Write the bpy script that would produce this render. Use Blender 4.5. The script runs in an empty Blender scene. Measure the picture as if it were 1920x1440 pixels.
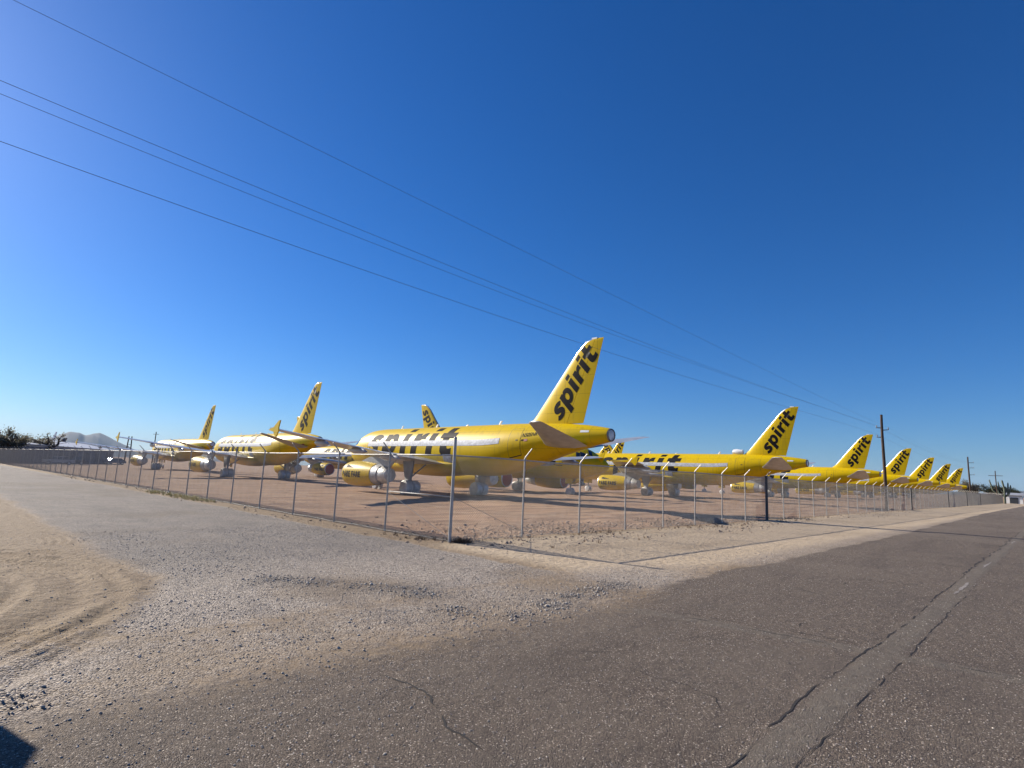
import bpy, bmesh, math, random
import numpy as np
from mathutils import Vector, Matrix

random.seed(7); rng = np.random.default_rng(7)
R = math.radians
scn = bpy.context.scene
COL = scn.collection

# ------------------------------------------------------------------ camera
PITCH, ROLL, CAM_H, FPX = 0.158, 0.045, 1.99, 1066.0
cam_d = bpy.data.cameras.new('camera')
cam = bpy.data.objects.new('camera', cam_d); COL.objects.link(cam)
cam_d.sensor_width = 36.0
cam_d.lens = FPX / 1920 * 36.0
cam_d.clip_start = 0.05
cam_d.clip_end = 120000
fwd = Vector((0, math.cos(PITCH), math.sin(PITCH)))
up0 = Vector((0, -math.sin(PITCH), math.cos(PITCH)))
rt0 = Vector((1, 0, 0))
rt = math.cos(ROLL) * rt0 + math.sin(ROLL) * up0
up = -math.sin(ROLL) * rt0 + math.cos(ROLL) * up0
M = Matrix((rt, up, -fwd)).transposed().to_4x4()
M.translation = Vector((0, 0, CAM_H))
cam.matrix_world = M
scn.camera = cam

# ------------------------------------------------------------------ sky, sun, exposure
SUN_AZ, SUN_EL = R(-59.0), R(26.0)          # azimuth from +Y, positive to the right
w = bpy.data.worlds.new('World'); scn.world = w; w.use_nodes = True
nt = w.node_tree; nt.nodes.clear()
sky = nt.nodes.new('ShaderNodeTexSky'); sky.sky_type = 'NISHITA'
sky.sun_disc = False
sky.sun_elevation = SUN_EL
sky.sun_rotation = SUN_AZ
sky.altitude = 0
sky.air_density = 1.0
sky.dust_density = 0.3
sky.ozone_density = 10.0
bg = nt.nodes.new('ShaderNodeBackground'); bg.inputs[1].default_value = 0.065
wo = nt.nodes.new('ShaderNodeOutputWorld')
hsv = nt.nodes.new('ShaderNodeHueSaturation'); hsv.inputs['Saturation'].default_value = 1.13; hsv.inputs['Hue'].default_value = 0.506
nt.links.new(sky.outputs[0], hsv.inputs['Color']); nt.links.new(hsv.outputs[0], bg.inputs[0]); nt.links.new(bg.outputs[0], wo.inputs[0])

sun_d = bpy.data.lights.new('sun', 'SUN'); sun_d.energy = 5.0; sun_d.angle = R(0.53)
sun_d.color = (1.0, 0.915, 0.78)
sun = bpy.data.objects.new('sun', sun_d); COL.objects.link(sun)
sd = Vector((math.sin(SUN_AZ) * math.cos(SUN_EL), math.cos(SUN_AZ) * math.cos(SUN_EL), math.sin(SUN_EL)))
sun.rotation_euler = sd.to_track_quat('Z', 'Y').to_euler()
sun.location = (-60, 20, 60)

scn.view_settings.view_transform = 'Standard'
scn.view_settings.look = 'None'
scn.view_settings.exposure = 0.86
scn.view_settings.gamma = 1.0
scn.view_settings.use_curve_mapping = False

# ------------------------------------------------------------------ site grid: u along the road fence, v into the yard
GA = R(46.1)
UX, UY = math.cos(GA), math.sin(GA)
VX, VY = -math.sin(GA), math.cos(GA)
C0 = (-1.59, 16.55)
def uv(u, v, z=0.0):
    return Vector((C0[0] + UX * u + VX * v, C0[1] + UY * u + VY * v, z))

# ------------------------------------------------------------------ helpers
def tag(o, label=None, cat=None, group=None, kind=None):
    if label: o['label'] = label
    if cat: o['category'] = cat
    if group: o['group'] = group
    if kind: o['kind'] = kind
    return o

def empty(name, loc=(0, 0, 0), rz=0.0):
    o = bpy.data.objects.new(name, None); COL.objects.link(o)
    o.location = loc; o.rotation_euler = (0, 0, rz); o.empty_display_size = 0.3
    return o

def copy_tree(o, parent=None):
    c = o.copy(); COL.objects.link(c)
    if parent is not None:
        c.parent = parent
    for ch in list(o.children):
        copy_tree(ch, c)
    return c

class MB:
    def __init__(self): self.v = []; self.f = []
    def add(self, vs, fs):
        b = len(self.v); self.v += [tuple(p) for p in vs]
        self.f += [tuple(i + b for i in f) for f in fs]
    def box(self, x0, x1, y0, y1, z0, z1):
        self.add([(x0,y0,z0),(x1,y0,z0),(x1,y1,z0),(x0,y1,z0),(x0,y0,z1),(x1,y0,z1),(x1,y1,z1),(x0,y1,z1)],
                 [(0,3,2,1),(4,5,6,7),(0,1,5,4),(1,2,6,5),(2,3,7,6),(3,0,4,7)])
    def loft(self, rings, close=True, cap=True):
        n = len(rings[0]); b = len(self.v)
        for r in rings: self.v += [tuple(p) for p in r]
        for i in range(len(rings) - 1):
            for j in range(n if close else n - 1):
                k = (j + 1) % n
                self.f.append((b+i*n+j, b+i*n+k, b+(i+1)*n+k, b+(i+1)*n+j))
        if cap and close:
            self.f.append(tuple(b + j for j in range(n))[::-1])
            self.f.append(tuple(b + (len(rings)-1)*n + j for j in range(n)))
    def grid(self, P, nu, nv):
        b = len(self.v)
        for i in range(nu + 1):
            for j in range(nv + 1): self.v.append(tuple(P(i / nu, j / nv)))
        for i in range(nu):
            for j in range(nv):
                a = b + i*(nv+1) + j
                self.f.append((a, a + nv + 1, a + nv + 2, a + 1))
    def tube(self, p0, p1, r0, r1=None, n=8, cap=True):
        if r1 is None: r1 = r0
        p0 = Vector(p0); p1 = Vector(p1); d = (p1 - p0)
        if d.length < 1e-9: return
        d.normalize()
        a = d.cross(Vector((0, 0, 1)))
        if a.length < 1e-4: a = Vector((1, 0, 0))
        a.normalize(); c = d.cross(a)
        ring = lambda p, r: [p + (a * math.cos(2*math.pi*k/n) + c * math.sin(2*math.pi*k/n)) * r for k in range(n)]
        self.loft([ring(p0, r0), ring(p1, r1)], True, cap)
    def path(self, pts, rs, n=8):
        rings = []; pts = [Vector(p) for p in pts]
        prev = None
        for i, p in enumerate(pts):
            d = (pts[min(i+1, len(pts)-1)] - pts[max(i-1, 0)]).normalized()
            if prev is None:
                a = d.cross(Vector((0, 0, 1)))
                if a.length < 1e-3: a = Vector((1, 0, 0))
            else:
                a = prev - d * prev.dot(d)
            a.normalize(); prev = a; c = d.cross(a)
            r = rs[i] if hasattr(rs, '__len__') else rs
            rings.append([p + (a*math.cos(2*math.pi*k/n) + c*math.sin(2*math.pi*k/n)) * r for k in range(n)])
        self.loft(rings)
    def mesh(self, name, mat=None, smooth=False, angle=None):
        me = bpy.data.meshes.new(name)
        me.from_pydata(self.v, [], self.f); me.update()
        bm = bmesh.new(); bm.from_mesh(me)
        bmesh.ops.recalc_face_normals(bm, faces=bm.faces); 
        if smooth:
            for f in bm.faces: f.smooth = True
            if angle:
                for e in bm.edges:
                    if len(e.link_faces) == 2 and e.calc_face_angle(0) > angle: e.smooth = False
        bm.to_mesh(me); bm.free()
        if mat: me.materials.append(mat)
        return me
    def build(self, name, mat, parent=None, smooth=False, angle=None):
        o = bpy.data.objects.new(name, self.mesh(name, mat, smooth, angle)); COL.objects.link(o)
        if parent is not None: o.parent = parent
        return o

def put(name, me, parent=None, loc=None, rot=None):
    o = bpy.data.objects.new(name, me); COL.objects.link(o)
    if parent is not None: o.parent = parent
    if loc is not None: o.location = loc
    if rot is not None: o.rotation_euler = rot
    return o

# ------------------------------------------------------------------ materials
def mat(name, col, rough=0.6, metal=0.0, coat=0.0, noise=0.0, nscale=3.0, bump=0.0, bscale=20.0, spec=0.5, dirt=None):
    m = bpy.data.materials.new(name); m.use_nodes = True
    t = m.node_tree; b = t.nodes['Principled BSDF']
    b.inputs['Roughness'].default_value = rough
    b.inputs['Metallic'].default_value = metal
    b.inputs['Coat Weight'].default_value = coat
    b.inputs['Coat Roughness'].default_value = 0.08
    b.inputs['Specular IOR Level'].default_value = spec
    tc = t.nodes.new('ShaderNodeTexCoord')
    n = t.nodes.new('ShaderNodeTexNoise'); n.inputs['Scale'].default_value = nscale
    n.inputs['Detail'].default_value = 6
    t.links.new(tc.outputs['Object'], n.inputs['Vector'])
    mx = t.nodes.new('ShaderNodeMix'); mx.data_type = 'RGBA'
    c = Vector(col)
    d = Vector(dirt) if dirt else c * (1 - noise)
    mx.inputs['A'].default_value = (*(c * (1 + noise * .35)), 1)
    mx.inputs['B'].default_value = (*d, 1)
    rp = t.nodes.new('ShaderNodeValToRGB')
    rp.color_ramp.elements[0].position = 0.35; rp.color_ramp.elements[1].position = 0.72
    rp.color_ramp.elements[1].color = (noise if dirt else 1,) * 3 + (1,)
    t.links.new(n.outputs['Fac'], rp.inputs[0])
    t.links.new(rp.outputs[0], mx.inputs['Factor'])
    t.links.new(mx.outputs['Result'], b.inputs['Base Color'])
    if bump:
        n2 = t.nodes.new('ShaderNodeTexNoise'); n2.inputs['Scale'].default_value = bscale; n2.inputs['Detail'].default_value = 4
        t.links.new(tc.outputs['Object'], n2.inputs['Vector'])
        bp = t.nodes.new('ShaderNodeBump'); bp.inputs['Strength'].default_value = bump; bp.inputs['Distance'].default_value = 0.02
        t.links.new(n2.outputs['Fac'], bp.inputs['Height']); t.links.new(bp.outputs[0], b.inputs['Normal'])
    return m

m_yellow = mat('yellow_paint', (0.60, 0.41, 0.0005), 0.42, 0, 0.06, 0.12, 0.7, spec=.16, dirt=(0.44, 0.31, 0.008))
def weather(m):
    """thin panel joints, faded paint and streaks of grime"""
    t = m.node_tree; L = t.links.new; b = t.nodes['Principled BSDF']
    src = b.inputs['Base Color'].links[0].from_socket
    tc = t.nodes.new('ShaderNodeTexCoord'); sp = t.nodes.new('ShaderNodeSeparateXYZ'); L(tc.outputs['Object'], sp.inputs[0])
    def M_(op, a, c):
        n = t.nodes.new('ShaderNodeMath'); n.operation = op
        for i, x in enumerate((a, c)):
            if isinstance(x, (int, float)): n.inputs[i].default_value = x
            else: L(x, n.inputs[i])
        return n.outputs[0]
    def joint(o, period, wid):
        f = M_('ABSOLUTE', M_('SUBTRACT', M_('FRACT', M_('DIVIDE', o, period), 0), .5), 0)
        return M_('LESS_THAN', M_('MULTIPLY', M_('SUBTRACT', .5, f), period), wid)
    jn = M_('MAXIMUM', joint(sp.outputs[0], 2.67, .012), joint(sp.outputs[2], 1.31, .010))
    mp = t.nodes.new('ShaderNodeMapping'); mp.inputs['Scale'].default_value = (2.2, 2.2, .28); L(tc.outputs['Object'], mp.inputs[0])
    n = t.nodes.new('ShaderNodeTexNoise'); n.inputs['Scale'].default_value = 1.6; n.inputs['Detail'].default_value = 7; L(mp.outputs[0], n.inputs['Vector'])
    r = t.nodes.new('ShaderNodeMapRange'); r.inputs['From Min'].default_value = .52; r.inputs['From Max'].default_value = .75; r.inputs['To Max'].default_value = .38; L(n.outputs['Fac'], r.inputs['Value'])
    m1 = t.nodes.new('ShaderNodeMix'); m1.data_type = 'RGBA'; L(r.outputs['Result'], m1.inputs['Factor']); L(src, m1.inputs['A']); m1.inputs['B'].default_value = (.30, .21, .03, 1)
    m2 = t.nodes.new('ShaderNodeMix'); m2.data_type = 'RGBA'; L(M_('MULTIPLY', jn, .55), m2.inputs['Factor']); L(m1.outputs['Result'], m2.inputs['A']); m2.inputs['B'].default_value = (.12, .08, .01, 1)
    L(m2.outputs['Result'], b.inputs['Base Color'])
weather(m_yellow)
m_black = mat('black_decal', (0.010, 0.009, 0.012), 0.62, 0, 0.0, 0.3, 3, spec=.08)
m_foil = mat('silver_foil_tape', (0.40, 0.42, 0.46), 0.6, 0.1, 0, 0.35, 5, 1.0, 9, spec=.2)
m_wrap = mat('wrapped_plastic', (0.62, 0.62, 0.60), 0.42, 0.25, 0, 0.35, 3, 0.8, 6)
m_grey = mat('wing_grey', (0.40, 0.41, 0.42), 0.38, 0.1, 0.2, 0.25, 1.5)
m_metal = mat('bare_metal', (0.72, 0.72, 0.74), 0.28, 0.9, 0, 0.2, 3)
m_band = mat('dull_metal', (0.42, 0.42, 0.43), 0.5, 0.5, 0, 0.3, 3)
m_dark = mat('dark_seam', (0.05, 0.04, 0.02), 0.6, 0, 0, 0.2, 5)
m_glass = mat('cockpit_glass', (0.02, 0.028, 0.045), 0.08, 0, 0.6, 0.2, 2)
m_red = mat('red_cover', (0.33, 0.025, 0.03), 0.75, 0, 0, 0.3, 4, 0.4, 10)
m_strut = mat('gear_grey', (0.30, 0.31, 0.31), 0.5, 0.2, 0, 0.3, 4)
m_white = mat('white_paint', (0.78, 0.78, 0.76), 0.4, 0, 0.2, 0.15, 2)
m_tyre = mat('rubber', (0.02, 0.02, 0.02), 0.8, 0, 0, 0.3, 8)
m_exh = mat('burnt_metal', (0.22, 0.20, 0.19), 0.4, 0.7, 0, 0.3, 6)
m_galv = mat('galvanised_steel', (0.40, 0.39, 0.37), 0.55, 0.45, 0, 0.45, 6, dirt=(0.22, 0.18, 0.15))
m_wire = mat('galvanised_wire', (0.40, 0.40, 0.385), 0.55, 0.4, 0, 0.25, 3)
m_wood = mat('pole_wood', (0.065, 0.040, 0.026), 0.9, 0, 0, 0.5, 2.5, 0.6, 14)
m_cable = mat('cable', (0.09, 0.095, 0.11), 0.6, 0.2, 0, 0.1, 2)
m_insul = mat('insulator', (0.30, 0.30, 0.32), 0.3, 0, 0.3, 0.1, 2)

# ------------------------------------------------------------------ ground (one grid split into ground, road, side road)
def smooth01(x): x = np.clip(x, 0, 1); return x * x * (3 - 2 * x)
def vnoise(x, y, seed=0):
    xi = np.floor(x).astype(np.int64); yi = np.floor(y).astype(np.int64)
    fx = x - xi; fy = y - yi
    fx = fx*fx*(3-2*fx); fy = fy*fy*(3-2*fy)
    def h(a, b):
        n = (a * 374761393 + b * 668265263 + seed * 1442695041) & 0x7fffffff
        n = ((n ^ (n >> 13)) * 1274126177) & 0x7fffffff
        return ((n ^ (n >> 16)) & 0xffff) / 65535.0
    return (h(xi,yi)*(1-fx)+h(xi+1,yi)*fx)*(1-fy) + (h(xi,yi+1)*(1-fx)+h(xi+1,yi+1)*fx)*fy
def fbm(x, y, o=4, seed=0):
    s = 0; a = 0.5
    for i in range(o):
        s = s + a * vnoise(x, y, seed + i); x = x * 2.03 + 11.3; y = y * 2.03 + 4.7; a *= 0.5
    return s / (1 - 0.5 ** o)

EDGE_V = -6.95          # near edge of the paved road
FAR_V = -14.9           # far edge
CENT_V = -10.75
WIND = [(-6.2, -2.6), (-5.5, -3.5), (-4.7, -4.6), (-4.9, -6.0), (-4.5, -6.75), (-3.2, -6.6), (-1.2, -6.3)]
def surf(U, V):
    """height and surface masks at site coordinates"""
    n1 = fbm(U * .55, V * .55, 4, 3) - .5
    n2 = fbm(U * 2.2, V * 2.2, 3, 9) - .5
    edge = EDGE_V + 0.45 * n1 + .30 * n2 + 0.9 * np.clip((U - 20) / 60, 0, 1)
    edge = edge - 0.35 * np.exp(-((U + 3.5) / 2.5) ** 2)
    wt = 0.45 + 2.1 * smooth01((1.0 - U) / 4.0) * smooth01((40 - U) / 10)
    asph = smooth01((edge - V) / wt + .5) * smooth01((V - FAR_V - .6*n1) / 0.4 + .5)
    # side road of loose chip seal along the yard fence
    lo = -7.7 + .7 * n1 - np.clip((-V - 1.5) / 4, 0, 1) * 1.6 ; hi = -1.0 + .5 * n1 + .3*n2
    side = smooth01((U - lo) / .9 + .5) * smooth01((hi - U) / .5 + .5) * smooth01((V + 5.6) / 1.8 + .2)
    # spread of gravel over the corner and along the road edge
    fan = np.exp(-((V - (EDGE_V + .9)) / 1.5) ** 2) * smooth01((U + 13) / 3) * smooth01((7 - U) / 9)
    grav = np.clip(np.maximum(side, fan * (0.75 + .9 * n1)), 0, 1)
    grav = np.maximum(grav, 0.55 * np.exp(-((V - (EDGE_V + .3)) / 1.0) ** 2) * smooth01((U - 2) / 3))
    # pale sand: left of the side road and the road verge under the fence
    sandL = smooth01((lo - U) / .9 + .5) * smooth01((V + 7.6) / 1.6)
    verge = smooth01((V - EDGE_V) / 1.2) * smooth01((1.2 - V) / 1.5) * smooth01((U + 1.4) / 1.5)
    sand = np.clip(np.maximum(sandL, verge), 0, 1)
    sand = np.maximum(sand, .95 * (1 - smooth01((V + .4) / 1.2) * smooth01((U + .4) / 1.2)))
    sand = np.maximum(sand, smooth01((U - hi) / .4) * smooth01((1.2 - U) / .8) * smooth01((V + 1) / 2) * .9)
    vergem = verge * smooth01((.6 - V) / 1.2) * (.55 + .9 * (fbm(U * .3, V * .8, 3, 27)))
    dust = smooth01((fbm(U * .35 + 3, V * .35, 3, 21) - .52) / .25) * (1 - asph) 
    # windrow of coarse chips left at the corner
    wd_ = 9.0
    for (a0, b0), (a1, b1) in zip(WIND[:-1], WIND[1:]):
        t_ = np.clip(((U - a0) * (a1 - a0) + (V - b0) * (b1 - b0)) / ((a1 - a0) ** 2 + (b1 - b0) ** 2), 0, 1)
        wd_ = np.minimum(wd_, np.hypot(U - a0 - t_ * (a1 - a0), V - b0 - t_ * (b1 - b0)))
    wind = np.exp(-(wd_ / .42) ** 2) * smooth01((fbm(U * 1.1, V * 1.1, 3, 15) - .3) / .3)
    grav = np.maximum(grav, wind)
    # height
    z = 0.05 * (fbm(U * .12, V * .12, 3, 31) - .5)
    yard = smooth01((V - .3) / 1.5) * smooth01((U - .3) / 1.5)
    z = z + yard * (.10 * (fbm(U * .9, V * .9, 4, 41) - .5) + .07 * (fbm(U * .4, V * 2.2, 3, 42) - .5))
    # lumps of soil pushed up along the fence foot
    berm = np.exp(-((V + .9) / 1.1) ** 2) * smooth01((U - .5) / 2) + .7 * np.exp(-((U + .6) / .7) ** 2) * smooth01((V + .5) / 1.5)
    z = z + berm * (.10 * (fbm(U * 1.3, V * 1.6, 4, 51) - .38) + .10 * smooth01((U - 28) / 14) * smooth01((75 - U) / 30) )
    z = z + (1 - asph) * .018 * (fbm(U * 5, V * 5, 3, 61) - .5)
    # wheel ruts swinging through the sand
    cu, cv = -14.2, -0.9
    rr = np.hypot(U - cu, (V - cv) * 1.0)
    rut = 0
    for r0, wd, dp in ((4.3, .16, .03), (4.75, .12, .02), (5.5, .2, .035), (5.95, .14, .025), (6.5, .12, .018), (3.3, .2, .03), (2.5, .16, .02)):
        rn = rr + .25 * (fbm(U * .8, V * .8, 2, int(r0*10)) - .5)
        rut = rut - dp * np.exp(-((rn - r0) / wd) ** 2) + .6 * dp * np.exp(-((rn - r0 - 1.9 * wd) / (.6*wd)) ** 2)
    tread = .006 * np.sin(rr * 46 + 3 * fbm(U*2, V*2, 2, 71)) * smooth01((fbm(U*.9, V*.9, 2, 72) - .45) / .2)
    z = z + sandL * (1.4 * rut + 2.2 * tread + .03 * (fbm(U * 1.7, V * 1.7, 4, 75) - .5))
    z = z + asph * (.012 * (fbm(U * .7, V * .7, 3, 81) - .5)) + .03 * asph * smooth01((edge - V) / 1.5)
    # patched trench bands in the asphalt: one along the middle, one across
    wob = .06 * (fbm(U * .8, V * .8, 3, 91) - .5)
    b1 = smooth01((.15 - np.abs(V - CENT_V + .18 + wob)) / .10 + .5) * smooth01((60 - U) / 30)
    b2 = smooth01((.17 - np.abs(U + 2.35 + .12*(V-CENT_V) + wob)) / .06 + .5)
    band = np.maximum(b1 * (.55 + .6 * n1 + .3), b2 * .7) * asph
    z = z + .006 * band
    z = z + wind * (.03 * (fbm(U * 6, V * 6, 3, 16)) + .012)
    return z, asph, grav, sand, dust, np.clip(band, 0, 1), edge, lo, hi, np.clip(vergem, 0, 1), side * smooth01((V + 3.5) / 5), wind

def lines(d0, d1, step, lo, hi, g):
    a = list(np.arange(d0, d1 + 1e-6, step)); s = step
    x = a[-1]
    while x < hi: s *= g; x += s; a.append(x)
    s = step; x = a[0]; b = []
    while x > lo: s *= g; x -= s; b.append(x)
    return np.array(b[::-1] + a)
LU = lines(-12.5, 3.0, .05, -9000, 9000, 1.045)
LV = lines(-14.0, 1.5, .05, -9000, 9000, 1.045)
GU, GV = np.meshgrid(LU, LV, indexing='ij')
Z, ASPH, GRAV, SAND, DUST, BAND, EDGE, LOu, HIu, VERGE, SEAL, WINDm = surf(GU, GV)
fade = np.clip(1 - (np.hypot(GU, GV) - 300) / 600, 0, 1)
Z = Z * fade
nU, nV = GU.shape
PX = C0[0] + UX * GU + VX * GV; PY = C0[1] + UY * GU + VY * GV
ALLV = np.stack([PX, PY, Z], -1).reshape(-1, 3)
ATT = dict(asph=ASPH, grav=GRAV, sand=SAND, dust=DUST, band=BAND, wind=WINDm, verge=VERGE, seal=SEAL, su=GU, sv=GV)
ii, jj = np.meshgrid(np.arange(nU - 1), np.arange(nV - 1), indexing='ij')
q = np.stack([ii*nV+jj, (ii+1)*nV+jj, (ii+1)*nV+jj+1, ii*nV+jj+1], -1).reshape(-1, 4)
ca = ASPH.reshape(-1)[q].mean(1); fu = GU.reshape(-1)[q].mean(1); fv = GV.reshape(-1)[q].mean(1)
is_road = (ca > .5)
is_side = (~is_road) & (fu > LOu.reshape(-1)[q].mean(1)) & (fu < HIu.reshape(-1)[q].mean(1)) & (fv > EDGE_V - .6) & (fv < 400)

def np_mesh(name, V, F, k):
    me = bpy.data.meshes.new(name)
    me.vertices.add(len(V)); me.vertices.foreach_set('co', np.ascontiguousarray(V, dtype=np.float32).ravel())
    me.loops.add(F.size); me.loops.foreach_set('vertex_index', np.ascontiguousarray(F, dtype=np.int32).ravel())
    me.polygons.add(len(F)); me.polygons.foreach_set('loop_start', np.arange(0, F.size, k, dtype=np.int32))
    me.update(calc_edges=True)
    return me

def sheet(name, faces, material):
    used = np.unique(faces); remap = np.full(len(ALLV), -1); remap[used] = np.arange(len(used))
    me = np_mesh(name, ALLV[used], remap[faces], 4)
    for k, a in ATT.items():
        at = me.attributes.new(k, 'FLOAT', 'POINT'); at.data.foreach_set('value', a.reshape(-1)[used].astype(np.float32))
    me.polygons.foreach_set('use_smooth', np.ones(len(faces), dtype=bool))
    me.materials.append(material); me.update()
    o = bpy.data.objects.new(name, me); COL.objects.link(o)
    return tag(o, kind='structure')

def ground_material():
    m = bpy.data.materials.new('ground_surface'); m.use_nodes = True
    t = m.node_tree; L = t.links.new; b = t.nodes['Principled BSDF']
    def N(ty, **kw):
        n = t.nodes.new(ty)
        for k, v in kw.items():
            if k in n.inputs: n.inputs[k].default_value = v
            else: setattr(n, k, v)
        return n
    def attr(nm): return N('ShaderNodeAttribute', attribute_name=nm).outputs['Fac']
    def math_(op, a, c, clamp=False):
        n = N('ShaderNodeMath', operation=op); n.use_clamp = clamp
        for i, x in enumerate((a, c)):
            if isinstance(x, (int, float)): n.inputs[i].default_value = x
            else: L(x, n.inputs[i])
        return n.outputs[0]
    def mixc(f, a, c, mode='MIX'):
        n = N('ShaderNodeMix'); n.data_type = 'RGBA'; n.blend_type = mode
        if isinstance(f, (int, float)): n.inputs['Factor'].default_value = f
        else: L(f, n.inputs['Factor'])
        for nm, x in (('A', a), ('B', c)):
            if isinstance(x, tuple): n.inputs[nm].default_value = (*x, 1)
            else: L(x, n.inputs[nm])
        return n.outputs['Result']
    def ramp(x, p0, p1, v0=0.0, v1=1.0):
        n = N('ShaderNodeMapRange'); n.inputs['From Min'].default_value = p0; n.inputs['From Max'].default_value = p1
        n.inputs['To Min'].default_value = v0; n.inputs['To Max'].default_value = v1; L(x, n.inputs['Value']); return n.outputs['Result']
    geo = N('ShaderNodeNewGeometry').outputs['Position']
    def noise(scale, detail=5, vec=geo, rough=.55):
        n = N('ShaderNodeTexNoise', Scale=scale, Detail=detail, Roughness=rough); L(vec, n.inputs['Vector']); return n.outputs['Fac']
    def voro(scale, feature='F1'):
        n = N('ShaderNodeTexVoronoi', Scale=scale, feature=feature); L(geo, n.inputs['Vector']); return n
    cmb = N('ShaderNodeCombineXYZ'); L(math_('MULTIPLY', attr('su'), .22), cmb.inputs[0]); L(attr('sv'), cmb.inputs[1])
    cmr = N('ShaderNodeCombineXYZ'); L(attr('su'), cmr.inputs[0]); L(math_('MULTIPLY', attr('sv'), .3), cmr.inputs[1])
    nb = noise(1.1, 6); nm_ = noise(6, 5); nf = noise(38, 5); ng = noise(.16, 4); nfine = noise(150, 3)
    streak = noise(1.0, 6, cmb.outputs[0]); streak2 = noise(.8, 5, cmr.outputs[0])
    # --- breakup of the masks
    def mask(a, amt, p0=.35, p1=.65):
        x = math_('ADD', a, math_('MULTIPLY', math_('SUBTRACT', math_('ADD', math_('MULTIPLY', nf, .5), math_('MULTIPLY', nm_, .5)), .5), amt))
        return ramp(x, p0, p1)
    A = mask(attr('asph'), 1.5, .30, .72); G = mask(attr('grav'), 1.5, .25, .8); S = mask(attr('sand'), 1.0, .2, .8)
    # --- soil of the yard and sand
    soil = mixc(ramp(ng, .35, .65), (0.397, 0.237, 0.139), (0.454, 0.297, 0.182))
    soil = mixc(ramp(streak, .40, .62), soil, (0.218, 0.134, 0.084))
    soil = mixc(ramp(streak2, .55, .70, 0, .6), soil, (0.460, 0.330, 0.230))
    soil = mixc(ramp(nm_, .58, .75), soil, (0.460, 0.330, 0.224))
    sandc = mixc(ramp(nb, .35, .7), (0.236, 0.172, 0.106), (0.201, 0.142, 0.087))
    sandc = mixc(ramp(nm_, .55, .72), sandc, (0.164, 0.113, 0.070))
    vs = voro(34); vs2 = voro(52); 
    sep = N('ShaderNodeSeparateColor'); L(vs.outputs['Color'], sep.inputs[0]); sep2 = N('ShaderNodeSeparateColor'); L(vs2.outputs['Color'], sep2.inputs[0])
    peb = math_('MULTIPLY', ramp(sep.outputs[0], .80, .86), ramp(vs.outputs['Distance'], .45, .30))
    pebc = mixc(sep.outputs[1], (0.16, 0.13, 0.115), (0.55, 0.47, 0.40))
    soilsand = mixc(S, soil, sandc)
    soilsand = mixc(math_('MULTIPLY', attr('verge'), ramp(nm_, .25, .6, .55, 1.0)), soilsand, (0.50, 0.395, 0.275))
    soilsand = mixc(math_('MULTIPLY', peb, .75), soilsand, pebc)
    # --- loose chips
    gv = mixc(sep2.outputs[0], (0.150, 0.127, 0.111), (0.600, 0.513, 0.428))
    gv = mixc(ramp(sep2.outputs[1], .90, .96), gv, (0.66, 0.60, 0.53))
    gv = mixc(ramp(sep2.outputs[2], .80, .92), gv, (0.055, 0.047, 0.045))
    gv = mixc(ramp(nb, .35, .78, 0, .5), gv, (0.360, 0.303, 0.246))
    gv = mixc(ramp(ramp(streak2, .5, .72), 0, 1, 0, .5), gv, (0.13, 0.112, 0.105))
    gv = mixc(math_('MULTIPLY', attr('wind'), .65), gv, mixc(sep2.outputs[0], (0.045, 0.04, 0.038), (0.20, 0.175, 0.155)))
    dm = math_('MULTIPLY', attr('dust'), .55)
    gv = mixc(dm, gv, sandc)
    gv = mixc(math_('MULTIPLY', attr('seal'), ramp(nb, .3, .7, .75, .45)), gv, mixc(sep2.outputs[0], (0.105, 0.094, 0.088), (0.215, 0.195, 0.182)))
    # --- worn asphalt
    va = voro(95); sa = N('ShaderNodeSeparateColor'); L(va.outputs['Color'], sa.inputs[0])
    asp = mixc(sa.outputs[0], (0.085, 0.065, 0.051), (0.195, 0.153, 0.119))
    asp = mixc(ramp(sa.outputs[1], .93, .98), asp, (0.612, 0.528, 0.440))
    asp = mixc(ramp(sa.outputs[2], .86, .96), asp, (0.046, 0.037, 0.033))
    asp = mixc(ramp(nb, .45, .75, 0, .45), asp, (0.165, 0.135, 0.107))
    asp = mixc(ramp(streak2, .52, .75, 0, .45), asp, (0.098, 0.081, 0.069))
    asp = mixc(ramp(streak, .50, .72, 0, .55), asp, (0.090, 0.071, 0.059))
    asp = mixc(ramp(ng, .50, .62, 0, .35), asp, (0.204, 0.165, 0.130))
    asp = mixc(ramp(nm_, .60, .74, 0, .5), asp, (0.076, 0.061, 0.052))
    asp = mixc(math_('MULTIPLY', attr('band'), ramp(nm_, .3, .6, .3, .75)), asp, (0.182, 0.158, 0.129))
    col = mixc(G, soilsand, gv)
    col = mixc(A, col, asp)
    L(col, b.inputs['Base Color'])
    b.inputs['Roughness'].default_value = .88
    b.inputs['Specular IOR Level'].default_value = .25
    # --- relief
    hs = math_('MULTIPLY', math_('SUBTRACT', .5, vs2.outputs['Distance']), 1.5)
    ha = math_('MULTIPLY', math_('SUBTRACT', .5, va.outputs['Distance']), .75)
    hd = math_('ADD', math_('MULTIPLY', nf, 1.1), math_('MULTIPLY', peb, .9))
    h = N('ShaderNodeMix'); h.data_type = 'FLOAT'; L(G, h.inputs['Factor']); L(hd, h.inputs['A']); L(hs, h.inputs['B'])
    h2 = N('ShaderNodeMix'); h2.data_type = 'FLOAT'; L(A, h2.inputs['Factor']); L(h.outputs['Result'], h2.inputs['A']); L(ha, h2.inputs['B'])
    hh = math_('ADD', h2.outputs['Result'], math_('MULTIPLY', nfine, .35))
    bp = N('ShaderNodeBump', Strength=1.0, Distance=.020); L(hh, bp.inputs['Height'])
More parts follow.
